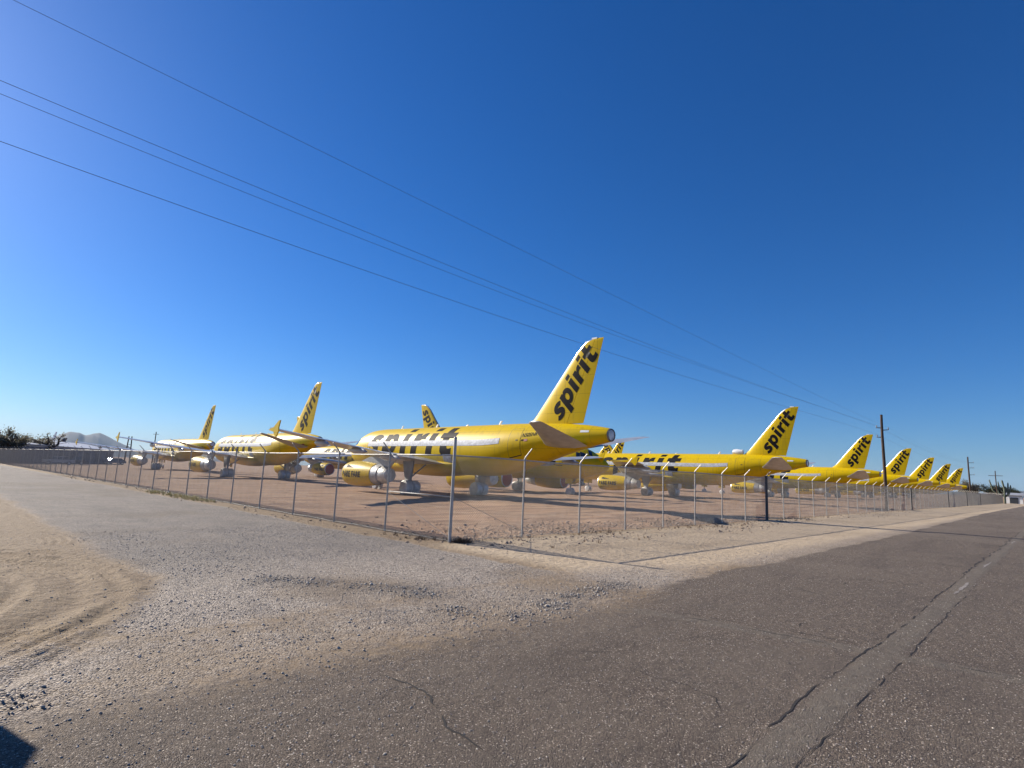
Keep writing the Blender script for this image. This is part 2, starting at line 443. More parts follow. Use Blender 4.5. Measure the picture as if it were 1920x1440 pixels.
    bp2 = N('ShaderNodeBump', Strength=.8, Distance=.09); L(math_('ADD', nm_, math_('MULTIPLY', streak, .5)), bp2.inputs['Height'])
    L(bp2.outputs[0], bp.inputs['Normal']); L(bp.outputs[0], b.inputs['Normal'])
    return m
m_ground = ground_material()
ground = sheet('ground', q[~is_road & ~is_side], m_ground)
road = sheet('road', q[is_road], m_ground)
side_road = sheet('side_road', q[is_side], m_ground)

def ground_z(u, v):
    return float(surf(np.array([float(u)]), np.array([float(v)]))[0][0])

# cracks and worn paint on the road: ragged ribbons that follow the surface
m_crack = mat('crack_shade', (0.022, 0.018, 0.017), 0.95, 0, 0, 0.4, 40)  # dark colour stands in for the shade down inside the cracks
m_paint = mat('worn_paint', (0.22, 0.195, 0.17), 0.85, 0, 0, 0.95, 9, dirt=(0.15, 0.13, 0.117))
def ribbon(name, pts, wid, material, jit=.03, step=.025, lift=.004, taper=True):
    P = []; pts = [np.array(p, float) for p in pts]
    for a, c in zip(pts[:-1], pts[1:]):
        n = max(2, int(np.linalg.norm(c - a) / step))
        P += [a + (c - a) * k / n for k in range(n)]
    P.append(pts[-1]); P = np.array(P)
    s = np.arange(len(P)) * step
    d = np.gradient(P, axis=0); d /= np.linalg.norm(d, axis=1)[:, None] + 1e-9
    nrm = np.stack([-d[:, 1], d[:, 0]], 1)
    sd_ = random.randint(0, 999)
    off = jit * 2.2 * (fbm(s * 1.3, s * 0 + sd_, 3, sd_) - .5) + jit * 1.6 * (fbm(s * 6, s * 0 + sd_, 4, sd_ + 5) - .5)
    ww = wid * np.clip(2.6 * fbm(s * 3.5, s * 0 + 3, 4, sd_ + 9) - .75, .04, .85) * .7
    if taper: ww *= np.clip(np.minimum(s, s[-1] - s) / .25, .15, 1)
    Pc = P + nrm * off[:, None]
    A_ = Pc + nrm * ww[:, None]; B_ = Pc - nrm * ww[:, None]
    za = surf(A_[:, 0], A_[:, 1])[0] + lift; zb = surf(B_[:, 0], B_[:, 1])[0] + lift
    mb = MB(); n = len(P)
    mb.v = [tuple(uv(a[0], a[1], z)) for a, z in zip(A_, za)] + [tuple(uv(a[0], a[1], z)) for a, z in zip(B_, zb)]
    mb.f = [(i, i + 1, n + i + 1, n + i) for i in range(n - 1)]
    return mb.build(name, material, road)
CV = CENT_V
ribbon('painted_crack', [(-8.6, CV - .1), (-6.3, CV - .02), (-4.5, CV + .06), (-2.4, CV + .02), (0, CV - .05), (3, CV + .03), (7, CV)], .018, m_crack, .035)
ribbon('painted_crack', [(7, CV), (12, CV + .05), (20, CV), (34, CV)], .035, m_crack, .08, .1)
ribbon('painted_crack', [(-7.5, CV - .40), (-5, CV - .34), (-2.6, CV - .38), (1, CV - .36), (6, CV - .35)], .010, m_crack, .03)
ribbon('painted_crack', [(-2.3, CV + .1), (-2.45, CV + 1.2), (-2.6, CV + 2.4), (-2.75, CV + 3.3)], .013, m_crack, .04)
ribbon('painted_crack', [(-2.0, CV + .15), (-2.15, CV + 1.3), (-2.35, CV + 2.6)], .011, m_crack, .03)
ribbon('painted_crack', [(-2.25, CV - .5), (-2.1, CV - 1.4), (-1.9, CV - 2.4)], .013, m_crack, .04)
ribbon('painted_crack', [(-2.0, CV - .6), (-1.85, CV - 1.5)], .009, m_crack, .03)
ribbon('painted_crack', [(-2.1, CV + .95), (-1.5, CV + 1.0), (-1.2, CV + .85)], .011, m_crack, .04)
ribbon('painted_crack', [(-2.75, CV + 1.35), (-3.3, CV + 1.6), (-3.7, CV + 1.75)], .011, m_crack, .04)
ribbon('painted_crack', [(1.2, CV + 1.4), (1.5, CV + 1.9), (1.2, CV + 2.5), (1.3, CV + 3.0)], .013, m_crack, .05)
ribbon('painted_crack', [(-7.35, -7.6), (-7.3, -8.3), (-7.6, -9.0), (-7.7, -9.7)], .018, m_crack, .05)
ribbon('painted_crack', [(4.6, CV + .1), (4.2, CV + 1.5), (4.4, CV + 2.8), (4.1, CV + 3.6)], .013, m_crack, .06)
ribbon('painted_crack', [(9.5, CV + .1), (9.2, CV + 1.9), (9.4, CV + 3.4)], .018, m_crack, .06, .08)
ribbon('painted_crack', [(10.5, CV - .1), (10.9, CV - 1.9), (11.2, CV - 3.2)], .018, m_crack, .06, .08)
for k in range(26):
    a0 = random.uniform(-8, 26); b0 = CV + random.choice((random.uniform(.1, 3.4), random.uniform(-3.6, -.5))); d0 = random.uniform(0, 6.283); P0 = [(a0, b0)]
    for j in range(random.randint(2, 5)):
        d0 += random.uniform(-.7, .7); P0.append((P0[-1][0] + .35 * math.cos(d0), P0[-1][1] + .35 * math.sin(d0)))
    if all(FAR_V + .5 < p[1] < EDGE_V - .9 for p in P0): ribbon('painted_crack', P0, .009, m_crack, .05)
for a in (3.9, 9.8, 22.0):
    ribbon('paint_dash', [(a, CV - .18), (a + 2.2, CV - .20)], .055, m_paint, .03, .06, .004)

# ------------------------------------------------------------------ far mountains
def ridge(name, pts, dist, depth, material, label, seed):
    """mountain massif: profile (azimuth deg, height m) at a distance, with real depth"""
    az = np.array([p[0] for p in pts]); hh = np.array([p[1] for p in pts])
    na, nd = 300, 40
    A_ = np.linspace(az[0], az[-1], na); H_ = np.interp(A_, az, hh)
    mb = MB(); V = []
    for j in range(nd):
        t = j / (nd - 1); prof = math.sin(math.pi * t) ** 1.3
        for i in range(na):
            n = float(fbm(np.array([i * .05 + t * 2]), np.array([t * 3.]), 4, seed)[0])
            d = dist + depth * (t - .5)
            a = R(A_[i])
            V.append((math.sin(a) * d, math.cos(a) * d, -40 + (H_[i] + 40) * prof * (.78 + .22 * n)))
    F = [(j*na+i, j*na+i+1, (j+1)*na+i+1, (j+1)*na+i) for j in range(nd-1) for i in range(na-1)]
    mb.v = V; mb.f = F
    return tag(mb.build(name, material, None, True), kind='structure')
m_rock = mat('mountain_rock', (0.06, 0.052, 0.05), 0.95, 0, 0, 0.35, .0006)
ridge('mountain_range', [(-46, 40), (-43, 120), (-40.5, 330), (-38.9, 560), (-37.6, 830), (-36.9, 860), (-36.5, 780), (-36.0, 880), (-35.6, 900), (-35.0, 760), (-34, 520), (-33, 300), (-32, 330), (-31.2, 240), (-29.5, 330), (-28.5, 210), (-26, 90), (-22, 30)], 24000, 7000, m_rock, '', 5)
ridge('mountain_range', [(37, 10), (40, 120), (42.5, 220), (45, 260), (50, 200), (56, 60)], 20000, 6000, m_rock, '', 8)

# ------------------------------------------------------------------ chain-link fences
FH = 2.50
def fence(name, origin, ddir, outd, n, sp, label, corner):
    """run of posts from the corner; ddir runs along the fence, outd points outward (both 2D site vectors)"""
    root = empty(name, uv(*origin)); root.rotation_euler = (0, 0, 0)
    tag(root, label, 'fence')
    W = lambda s, o, z: uv(origin[0] + ddir[0]*s + outd[0]*o, origin[1] + ddir[1]*s + outd[1]*o, z) - root.location
    pm = MB(); pm.path([(0, 0, -.2), (0, 0, FH * .5), (0, 0, FH + .02)], .030, 10); pmesh = pm.mesh('post', m_galv, True, .6)
    am = MB(); e1 = W(0, .30, 0) - W(0, 0, 0)
    am.path([(0, 0, FH + .01), e1 * .05 + Vector((0, 0, FH + .06)), e1 + Vector((0, 0, FH + .36))], [.028, .024, .018], 6)
    am.tube((0, 0, FH - .05), (0, 0, FH + .03), .040, .036, 10)
    amesh = am.mesh('barb_arm', m_galv, True, .6)
    for i in range(1, n + 1):
        p = put('post', pmesh, root, W(i * sp, 0, 0)); p.rotation_euler = (random.uniform(-.008, .008), random.uniform(-.008, .008), 0)
        put('barb_arm', amesh, p)
    L_ = n * sp
    r = MB(); r.path([W(s, -.0, FH - .035 + .012*math.sin(s * .9)) for s in np.arange(.05, L_, sp / 2)], .022, 8); r.build('top_rail', m_galv, root, True)
    b = MB(); b.path([W(s, .035, .06 + .015 * math.sin(s * 1.7)) for s in np.arange(.05, L_, sp / 2)], .004, 4); b.build('tension_wire', m_wire, root)
    # woven wire: straight diagonal strands in two layers
    V = []; F = []
    pitch, z0, z1 = .0745, .04, FH - .02; H_ = z1 - z0; rad = .0028
    e = W(1, 0, 0) - W(0, 0, 0); o = W(0, 1, 0) - W(0, 0, 0)
    base = W(0, 0, 0)
    e = np.array(e); o = np.array(o); base = np.array(base); zz = np.array([0, 0, 1.])
    for lay, sgn in ((.038, 1), (.041, -1)):
        s0 = np.arange(-H_, L_ + H_, pitch)
        a = s0; c = s0 + sgn * H_          # bottom and top station
        ta = np.zeros_like(a); tb = np.ones_like(a)
        # clip to the run
        for lim, side in ((0., 1), (L_, -1)):
            da = (a - lim) * side; dc = (c - lim) * side
            t = da / (da - dc + 1e-12)
            ta = np.where((da < 0) & (dc > 0), np.maximum(ta, t), ta); tb = np.where((da > 0) & (dc < 0), np.minimum(tb, t), tb)
            bad = (da <= 0) & (dc <= 0); tb = np.where(bad, ta - 1, tb)
        ok = tb > ta + 1e-3; a, c, ta, tb = a[ok], c[ok], ta[ok], tb[ok]
        d = np.array([sgn * 1., 1.]) / math.sqrt(2)
        nrm = np.array([-d[1], d[0]])
        for k, (cn, co) in enumerate(((0, 1), (.87, -.5), (-.87, -.5))):
            for tt in (ta, tb):
                s = a + (c - a) * tt + nrm[0] * rad * cn; z = z0 + H_ * tt + nrm[1] * rad * cn
                V.append(base + s[:, None] * e + (lay + rad * co) * o + z[:, None] * zz)
        m_ = len(a); off = sum(len(x) for x in V) - 6 * m_
        idx = np.arange(m_)
        for k in range(3):
            k2 = (k + 1) % 3
            F.append(np.stack([off + (2*k)*m_ + idx, off + (2*k2)*m_ + idx, off + (2*k2+1)*m_ + idx, off + (2*k+1)*m_ + idx], 1))
    me = np_mesh('wire_mesh', np.concatenate(V), np.concatenate(F), 4); me.materials.append(m_wire)
    o_ = put('wire_mesh', me, root); o_['kind'] = 'stuff'
    if corner:
        c = MB(); c.path([(0, 0, -.2), (0, 0, 1.5), (0, 0, FH + .46)], .046, 14)
        c.loft([[(.046*k*math.cos(a), .046*k*math.sin(a), z) for a in np.linspace(0, 2*math.pi, 14, endpoint=False)] for k, z in ((1.08, FH+.455), (1.08, FH+.48), (.8, FH+.505), (.3, FH+.52))])
        for z in (.25, .75, 1.25, 1.75, 2.2):
            c.loft([[(.052*math.cos(a), .052*math.sin(a), z + dz) for a in np.linspace(0, 2*math.pi, 14, endpoint=False)] for dz in (0, .025)])
        p = c.build('corner_post', m_galv, root, True, .7)
    return root, W
f1, W1 = fence('chain_link_fence', (.12, .1), (1, 0), (0, -1), 71, 3.05, 'long galvanised chain-link fence beside the paved road at the right', True)
f2, W2 = fence('chain_link_fence', (.12, .1), (0, 1), (-1, 0), 44, 3.227, 'chain-link fence running left along the gravel side road', False)
# brace rail and truss rod in the first bay of the left run
b = MB(); b.tube(W2(.05, 0, 1.28), W2(3.2, 0, 1.28), .021, None, 8); b.build('brace_rail', m_galv, f2, True)
b = MB(); b.tube(W2(.06, .02, .15), W2(3.2, .02, 1.26), .006, None, 6); b.build('truss_rod', m_galv, f2)
b = MB(); b.tube(W1(.06, .02, 1.26), W1(3.0, .02, .2), .006, None, 6); b.build('truss_rod', m_galv, f1)

# ------------------------------------------------------------------ lettering
def bez(p0, p1, p2, p3, n=10):
    return [tuple((1-t)**3*np.array(p0) + 3*(1-t)**2*t*np.array(p1) + 3*(1-t)*t*t*np.array(p2) + t**3*np.array(p3)) for t in np.linspace(0, 1, n)]
def stroke(pts, ws):
    P = np.array(pts); d = np.gradient(P, axis=0); d /= np.linalg.norm(d, axis=1)[:, None]
    n = np.stack([-d[:, 1], d[:, 0]], 1); wv = np.interp(np.linspace(0, 1, len(P)), np.linspace(0, 1, len(ws)), ws)[:, None] / 2
    return [tuple(x) for x in (P + n * wv)] + [tuple(x) for x in (P - n * wv)[::-1]]
def arc(cx, cy, rx, ry, a0, a1, n=16):
    return [(cx + rx*math.cos(R(a)), cy + ry*math.sin(R(a))) for a in np.linspace(a0, a1, n)]
def glyphs():
    g = {}
    spine = bez((.78, .74), (.70, .88), (.30, .95), (.24, .72), 9) + bez((.24, .72), (.20, .50), (.64, .52), (.62, .28), 9)[1:] + bez((.62, .28), (.60, .04), (.18, .08), (.06, .26), 9)[1:]
    g['s'] = (.86, [stroke(spine, [.27, .30, .33, .33, .33, .30, .27])])
    g['p'] = (1.02, [[(0, 1), (.31, 1), (.33, .90)] + arc(.52, .5, .43, .53, 105, -105, 26) + [(.35, .06), (.35, -.42), (0, -.42)],
                     arc(.49, .5, .155, .24, 0, 342, 20)[::-1]])
    g['i'] = (.47, [[(0, 0), (.35, 0), (.35, 1), (0, 1)], [(0, 1.14), (.35, 1.14), (.35, 1.40), (0, 1.40)]])
    g['r'] = (.70, [[(0, 0), (.35, 0), (.35, .50)] + bez((.35, .50), (.38, .68), (.50, .74), (.70, .68), 7)[1:] + [(.70, 1.02)] + bez((.70, 1.02), (.52, 1.06), (.40, .98), (.33, .82), 7)[1:] + [(.31, 1.0), (0, 1.0)]])
    g['t'] = (.84, [[(.10, 1.36), (.45, 1.36), (.45, 1.0), (.74, 1.0), (.74, .72), (.45, .72), (.45, .40)] + bez((.45, .40), (.46, .24), (.60, .26), (.74, .31), 7)[1:] + [(.74, .03)] + bez((.74, .03), (.50, -.07), (.10, -.06), (.10, .30), 9)[1:] + [(.10, .72), (-.10, .72), (-.10, 1.0), (.10, 1.0)]])
    return g
GL = glyphs()
def word_polys(word, shear=.16, track=.10, wid=1.0):
    x = 0; out = []
    for ch in word:
        adv, polys = GL[ch]
        for p in polys: out.append([((x + a) * wid + shear * c, c) for a, c in p])
        x += adv + track
    return out, (x - track) * wid
def flat_mesh(polys):
    cu = bpy.data.curves.new('tmp', 'CURVE'); cu.dimensions = '2D'; cu.fill_mode = 'BOTH'
    for p in polys:
        s = cu.splines.new('POLY'); s.points.add(len(p) - 1)
        for k, a in enumerate(p): s.points[k].co = (a[0], a[1], 0, 1)
        s.use_cyclic_u = True
    return curve_bm(cu)
def curve_bm(cu):
    o = bpy.data.objects.new('tmp', cu); COL.objects.link(o)
    bpy.context.view_layer.update()
    dg = bpy.context.evaluated_depsgraph_get(); me = o.evaluated_get(dg).to_mesh()
    bm = bmesh.new(); bm.from_mesh(me); o.evaluated_get(dg).to_mesh_clear()
    bpy.data.objects.remove(o); bpy.data.curves.remove(cu)
    # keep one face layer only
    bmesh.ops.remove_doubles(bm, verts=bm.verts, dist=1e-5)
    return bm
def font_bm(text, size=1.0, bold=.0, shear=0.0, space=1.0):
    cu = bpy.data.curves.new('tmp', 'FONT'); cu.body = text; cu.size = size; cu.offset = bold; cu.shear = shear; cu.space_character = space
    cu.align_x = 'LEFT'
    return curve_bm(cu)
def wrap(bm, fn, mesh_name, material, dx=None, dy=None):
    """cut a flat word by a grid, then bend it with fn(x, y) -> 3D"""
    def cut(co, no, d):
        vals = [v.co.dot(no) for v in bm.verts]; a = min(vals) + d
        while a < max(vals):
            bmesh.ops.bisect_plane(bm, geom=bm.verts[:] + bm.edges[:] + bm.faces[:], plane_co=no * a, plane_no=no, dist=1e-6); a += d
    if dx: cut(None, Vector((1, 0, 0)), dx)
    if dy: cut(None, Vector((0, 1, 0)), dy)
    for v in bm.verts: v.co = Vector(fn(v.co.x, v.co.y))
    me = bpy.data.meshes.new(mesh_name); bm.to_mesh(me); bm.free(); me.materials.append(material)
    for p in me.polygons: p.use_smooth = True
    return me

# ------------------------------------------------------------------ airliner (nose at x=0, tail +x, left wing -y)
ST = np.array([ # x, zc, half height, half width
 (0.00,3.34,.03,.03),(.12,3.36,.30,.31),(.45,3.41,.58,.58),(1.0,3.49,.90,.90),(1.8,3.57,1.25,1.23),(2.8,3.69,1.62,1.56),(4.0,3.80,1.90,1.82),
 (5.2,3.84,2.02,1.94),(6.4,3.85,2.06,1.975),(21.0,3.85,2.06,1.975),(22.5,3.88,2.03,1.97),(24.5,4.03,1.88,1.90),(26.5,4.28,1.60,1.70),(28.5,4.55,1.27,1.38),
 (30.5,4.77,.94,1.02),(32.0,4.87,.68,.72),(32.9,4.89,.52,.54),(33.25,4.89,.45,.46)])
def pchip(xk, yk, x):
    h = np.diff(xk); d = np.diff(yk) / h; m = np.zeros_like(yk)
    for i in range(1, len(xk) - 1):
        if d[i-1] * d[i] > 0:
            w1 = 2*h[i] + h[i-1]; w2 = h[i] + 2*h[i-1]; m[i] = (w1 + w2) / (w1/d[i-1] + w2/d[i])
    m[0] = d[0]; m[-1] = d[-1]
    i = np.clip(np.searchsorted(xk, x) - 1, 0, len(h) - 1); t = (x - xk[i]) / h[i]
    return (2*t**3-3*t**2+1)*yk[i] + (t**3-2*t**2+t)*h[i]*m[i] + (-2*t**3+3*t**2)*yk[i+1] + (t**3-t**2)*h[i]*m[i+1]

def air_foil(n, f0=0., f1=1.):
    """half thickness (unit 1 = max) along chord fractions"""
    c = np.linspace(0, 1, n) ** (1.6 if f0 == 0 else 1); c = f0 + (f1 - f0) * c
    return c, thick(c)
def thick(c):
    c = np.asarray(c, float)
    return 2.0 * np.clip(1.4845*np.sqrt(np.clip(c, 0, 1)) - .63*c - 1.758*c*c + 1.4215*c**3 - .5075*c**4, 0.012, None)

def make_plane(stretch, reg):
    S_ = ST.copy()
    fx = lambda x: x + (stretch * .43 if x > 9.0 else 0) + (stretch * .57 if x > 19.0 else 0)
    S_[:, 0] = [fx(x) for x in S_[:, 0]]
    prof = lambda x: tuple(float(pchip(S_[:, 0], S_[:, k], np.array(x))) for k in (1, 2, 3))
    def skin(x, th, side=-1, off=0.0):
        zc, hh, hw = prof(x)
        return (x, side * (hw + off) * math.cos(th), zc + (hh + off) * math.sin(th))
    root = empty('airliner')
    X0, XE = 0.0, fx(33.25)
    xs = np.concatenate([np.array([0, .04, .12, .25, .45, .7]), np.arange(1.0, 7, .5), np.arange(7, fx(21), 1.4), np.arange(fx(21), XE, .5), [XE]])
    mb = MB(); n = 48
    mb.loft([[skin(x, 2*math.pi*k/n, -1) for k in range(n)] for x in xs])
    mb.build('fuselage', m_yellow, root, True, .9)
    def patch(name, x0, x1, t0, t1, side, off, material, nx=4, ny=4, parent=root, smooth=True, skew=0.0, xf=None):
        m = MB(); m.grid(lambda a, c: skin(x0 + (x1-x0)*a + skew * c, t0 + (t1-t0)*c, side, off), nx, ny)
        return m.build(name, material, parent, smooth)
    zth = lambda x, z: math.asin(max(-1, min(1, (z - prof(x)[0]) / prof(x)[1])))
    # belly fairing
    mb = MB(); rings = []
    for t in np.linspace(0, 1, 26):
        x = fx(9.2) + 10.6 * t; k = math.sin(math.pi * t) ** .55
        rings.append([(x, (1.3 + .80 * k) * math.cos(a), 2.62 + (-.55 - .50 * k if math.sin(a) < 0 else .35 * k + .1) * abs(math.sin(a)) ** .8) for a in np.linspace(0, 2*math.pi, 32, endpoint=False)])
    mb.loft(rings); mb.build('belly_fairing', m_yellow, root, True, .8)
    # windows along the cabin are hidden under tape
    for s in (-1, 1):
        patch('foil_strip', 5.9, fx(24.4), zth(15, 4.11), zth(15, 4.58), s, .014, m_foil, 80, 5)
        patch('foil_patch', fx(17.75), fx(18.85), zth(15, 2.75), zth(15, 3.42), s, .16 if 0 else .02, m_foil, 6, 5)
        # doors
        for dx0, dx1, z0, z1 in ((5.0, 5.85, 3.34, 5.25), (fx(25.35), fx(26.45), 3.36, 5.36)):
            xm = (dx0 + dx1) / 2
            t0, t1 = zth(xm, z0), zth(xm, z1)
            patch('door_seam', dx0 - .03, dx1 + .03, t0 - .02, t1 + .02, s, .005, m_dark, 4, 10)
            d = patch('door', dx0, dx1, t0, t1, s, .011, m_yellow, 4, 10)
            patch('handle', dx0 + .62*(dx1-dx0), dx0 + .8*(dx1-dx0), t0 + .52*(t1-t0), t0 + .56*(t1-t0), s, .02, m_dark, 1, 1, d)
            patch('sill', dx0, dx1, t0 - .045, t0 - .012, s, .022, m_dark, 3, 1, d)
        patch('tail_plate', fx(31.3), fx(31.95), zth(fx(31.6), 5.05), zth(fx(31.6), 5.2), s, .006, m_white, 3, 2)
        patch('drain_panel', fx(30.75), fx(31.2), -.62, -.42, s, .006, m_red, 3, 2)
        # cockpit windows
        for (a0, a1, b0, b1, sk) in ((1.55, 2.02, .82, 1.42, .55), (2.10, 2.78, .42, .80, .30), (2.82, 3.30, .36, .68, .18)):
            patch('cockpit_window', a0, a1, b0, b1, s, .006, m_glass, 4, 4, skew=sk)
    # exhaust at the tail end
    mb = MB(); zc = 4.89
    ringx = lambda x, r, z=zc, n=24: [(x, r*math.cos(a), z + r*math.sin(a)) for a in np.linspace(0, 2*math.pi, n, endpoint=False)]
    mb.loft([ringx(XE - .06, .455), ringx(XE + .10, .43), ringx(XE + .12, .38), ringx(XE + .04, .37)], True, False); mb.build('exhaust_ring', m_exh, root, True, .6)
    mb = MB(); mb.loft([ringx(XE - .02, .36), ringx(XE + .075, .35), ringx(XE + .09, .2)]); mb.build('exhaust_cover', m_wrap, root, True, .6)
    # fin and rudder
    zr, zt = 5.35, 11.76
    fin_le = lambda z: fx(25.55) + (fx(30.95) - fx(25.55)) * (z - zr) / (zt - zr) - .9 * max(0, (6.3 - z)) ** 1.6
    fin_te = lambda z: fx(30.82) + (32.55 - 30.82) * (z - zr) / (zt - zr)
    hinge = lambda z: fx(29.40) + (31.88 - 29.40) * (z - zr) / (zt - zr)
    fin_t = lambda z: .30 - .20 * (z - zr) / (zt - zr)
    def fin_y(x, z):
        c = (x - fin_le(z)) / (fin_te(z) - fin_le(z)); return fin_t(z) * float(thick(c)) 
    zs = list(np.linspace(zr, 6.4, 6)) + list(np.linspace(6.7, 11.5, 9)) + [11.62, 11.70, 11.74]
    def vsurf(name, x0, x1, nch, material, off=0.0, z_lo=zr):
        m = MB(); rings = []
        for z in zs:
            if z < z_lo: continue
            a, c = x0(z), x1(z); xx = a + (c - a) * np.linspace(0, 1, nch) ** 1.5
            ti = 1.0 if z < 11.6 else math.sqrt(max(.06, 1 - ((z - 11.6) / .15) ** 2))
            L_ = [(x, -(fin_y(x, z) + off) * ti, z) for x in xx]; R_ = [(x, (fin_y(x, z) + off) * ti, z) for x in xx[::-1]]
            rings.append(L_ + R_)
        m.loft(rings); return m.build(name, material, root, True, .8)
    rnd = lambda z: .9 * max(0, (z - 11.1) / .66) ** 2.2      # rounded tip of the leading edge
    le2 = lambda z: fin_le(z) + rnd(z)
    vsurf('fin', le2, lambda z: hinge(z) - .015, 14, m_yellow)
    vsurf('rudder', lambda z: hinge(z) + .015, fin_te, 8, m_yellow, 0, 5.7)
    vsurf('fin_glint_strip', lambda z: le2(z) - .02, lambda z: le2(z) + .10, 5, m_metal, .006, 6.2)  # metal strip added to imitate sun glint along the fin edge
    m = MB(); m.box(fx(31.55), fx(32.0), -.07, .07, 11.70, 11.80); m.build('tip_light', m_white, root)
    # lettering on the fin
    polys, wl = word_polys('spirit', .20, .07, 1.0)
    XH = 5.84 / (wl + .1); XV = XH * .88; ang = R(56.0)
    for s in (-1, 1):
        bm = flat_mesh(polys)
        if s < 0:   # left side reads upward from the fuselage
            ox, oz = fx(28.98), 5.90; ex = (math.cos(ang), math.sin(ang)); ey = (-math.sin(ang), math.cos(ang))
        else:       # right side reads downward from the tip
            ox, oz = fx(31.02), 11.32; ex = (-math.cos(ang), -math.sin(ang)); ey = (-math.sin(ang), math.cos(ang))
            ex = (-math.cos(ang), -math.sin(ang)); ey = (-math.sin(ang), math.cos(ang))
            # mirrored view: x runs to the left when seen from the right side
            ox, oz = fx(32.12), 10.72
        def fn(x, y, s=s, ox=ox, oz=oz, ex=ex, ey=ey):
            X = ox + ex[0]*x*XH + ey[0]*y*XV; Zz = oz + ex[1]*x*XH + ey[1]*y*XV
            return (X, s * (fin_y(X, Zz) + .008), Zz)
        me = wrap(bm, fn, 'fin_lettering', m_black, .25, .25)
        put('fin_lettering', me, root)
    # lettering on the fuselage
    polys, wl = word_polys('spirit', .20, .24, 1.0)
    FHt = 2.16; kx = 13.2 / wl; tx0 = 5.75 + stretch * .67
    for s in (-1, 1):
        bm = flat_mesh(polys)
        def fn(x, y, s=s):
            th = R(-15) + y * FHt / 2.03 * .93
            X = (tx0 + x * kx) if s < 0 else (tx0 + wl * kx - x * kx)
            return skin(X, th, s, .009)
        put('fuselage_lettering', wrap(bm, fn, 'fuselage_lettering', m_black, .22, .1), root)
    if reg:
        bm = font_bm(reg, .50, .006, .18, 1.0)
        wmax = max(v.co.x for v in bm.verts)
        for s in (-1,):
            def fn(x, y, s=s): return skin(fx(26.52) + x * 1.42 / wmax, zth(fx(27), 4.76) + y / 1.7, s, .006)
            put('registration', wrap(bm, fn, 'registration', m_black, .3, .2), root)
        patch('flag_canton', fx(26.55), fx(26.78), zth(fx(27), 4.50), zth(fx(27), 4.60), -1, .007, m_black, 1, 1)
        m_flag = mat('flag_stripes', (.55, .25, .22), .5, 0, 0, .3, 20)
        patch('flag_stripes', fx(26.79), fx(27.1), zth(fx(27), 4.44), zth(fx(27), 4.60), -1, .007, m_flag, 1, 1)
    # wings
    SEC = [(0.6, 10.2, 18.2, 2.38, .52), (2.0, 11.0, 17.95, 2.62, .46), (4.2, 12.25, 17.85, 2.86, .36), (6.4, 13.45, 17.75, 3.05, .25), (10., 15.35, 18.62, 3.42, .18), (14., 17.45, 19.58, 3.82, .12), (16.9, 19.0, 20.35, 4.12, .075)]
    for s in (-1, 1):
        m = MB(); rings = []
        for y, le, te, z, th in SEC:
            c = np.linspace(0, 1, 11) ** 1.4; tt = thick(c) * th * .9
            cam_ = .35 * th * np.sin(math.pi * c)
            up_ = [(fx(le + (te-le)*a), s*y, z + (1-a) * .10 + b_ + k) for a, b_, k in zip(c, tt, cam_)]
            dn_ = [(fx(le + (te-le)*a), s*y, z + (1-a) * .10 - b_ * .8 + k) for a, b_, k in zip(c[::-1], tt[::-1], cam_[::-1])]
            rings.append(up_ + dn_[1:-1])
        m.loft(rings); wg = m.build('wing', m_grey, root, True, 1.0)
        m = MB()   # slats, bare metal
        rings = []
        for y, le, te, z, th in SEC[1:]:
            c = np.array([0, .01, .03, .06, .09]); tt = thick(c) * th * .9 + .008
            rings.append([(fx(le - .02 + (te-le)*a), s*y, z + .1 + b_) for a, b_ in zip(c, tt)][::-1] + [(fx(le - .02 + (te-le)*a), s*y, z + .1 - b_*.8) for a, b_ in zip(c[:4], tt[:4])])
        m.loft(rings, False, False); m.build('slat', m_metal, wg, True)
        # wingtip fence
        prof2 = [(18.95, 0), (19.75, .16), (20.42, .56), (20.62, .56), (20.45, .1), (20.50, -.05), (20.25, -.46), (20.08, -.46), (19.75, -.14)]
        m = MB(); m.loft([[(fx(x), s*(16.90 + d), 4.12 + z) for x, z in prof2] for d in (0, .07)]); m.build('wingtip_fence', m_yellow, root)
        # flap track fairings
        for y, x0, ln in ((6.9, 16.0, 3.1), (10.1, 17.0, 2.6), (13.3, 17.9, 2.2)):
            zz_ = float(np.interp(y, [a[0] for a in SEC], [a[3] for a in SEC])) - .16
            m = MB(); m.loft([[(fx(x0 + ln*t), s*(y + .16*k*math.cos(a)), zz_ - .02 - .12*t*t + .26*k*math.sin(a)) for a in np.linspace(0, 2*math.pi, 12, endpoint=False)] for t, k in ((0, .08), (.1, .5), (.3, .95), (.55, 1), (.8, .7), (1, .08))])
            m.build('flap_fairing', m_grey, root, True)
        # tailplane
        HS = [(.5, 27.9, 31.75, 4.12, .24), (2.0, 28.95, 32.05, 4.42, .20), (4.2, 30.3, 32.3, 4.86, .13), (6.0, 31.35, 32.5, 5.22, .07), (6.22, 31.75, 32.5, 5.25, .05)]
        m = MB(); rings = []
        for y, le, te, z, th in HS:
            c = np.linspace(0, 1, 9) ** 1.4; tt = thick(c) * th * .9
            rings.append([(fx(le + (te-le)*a), s*y, z + b_) for a, b_ in zip(c, tt)] + [(fx(le + (te-le)*a), s*y, z - b_) for a, b_ in list(zip(c, tt))[::-1][1:-1]])
        m.loft(rings); m.build('tailplane', m_grey, root, True, 1.0)
        # engine
        ey_, ez, ex0 = s * 5.75, 1.52, fx(9.85)
        ring = lambda x, r, n=32, dz=0: [(ex0 + x, ey_ + r*math.cos(a), ez + dz + r*math.sin(a)) for a in np.linspace(0, 2*math.pi, n, endpoint=False)]
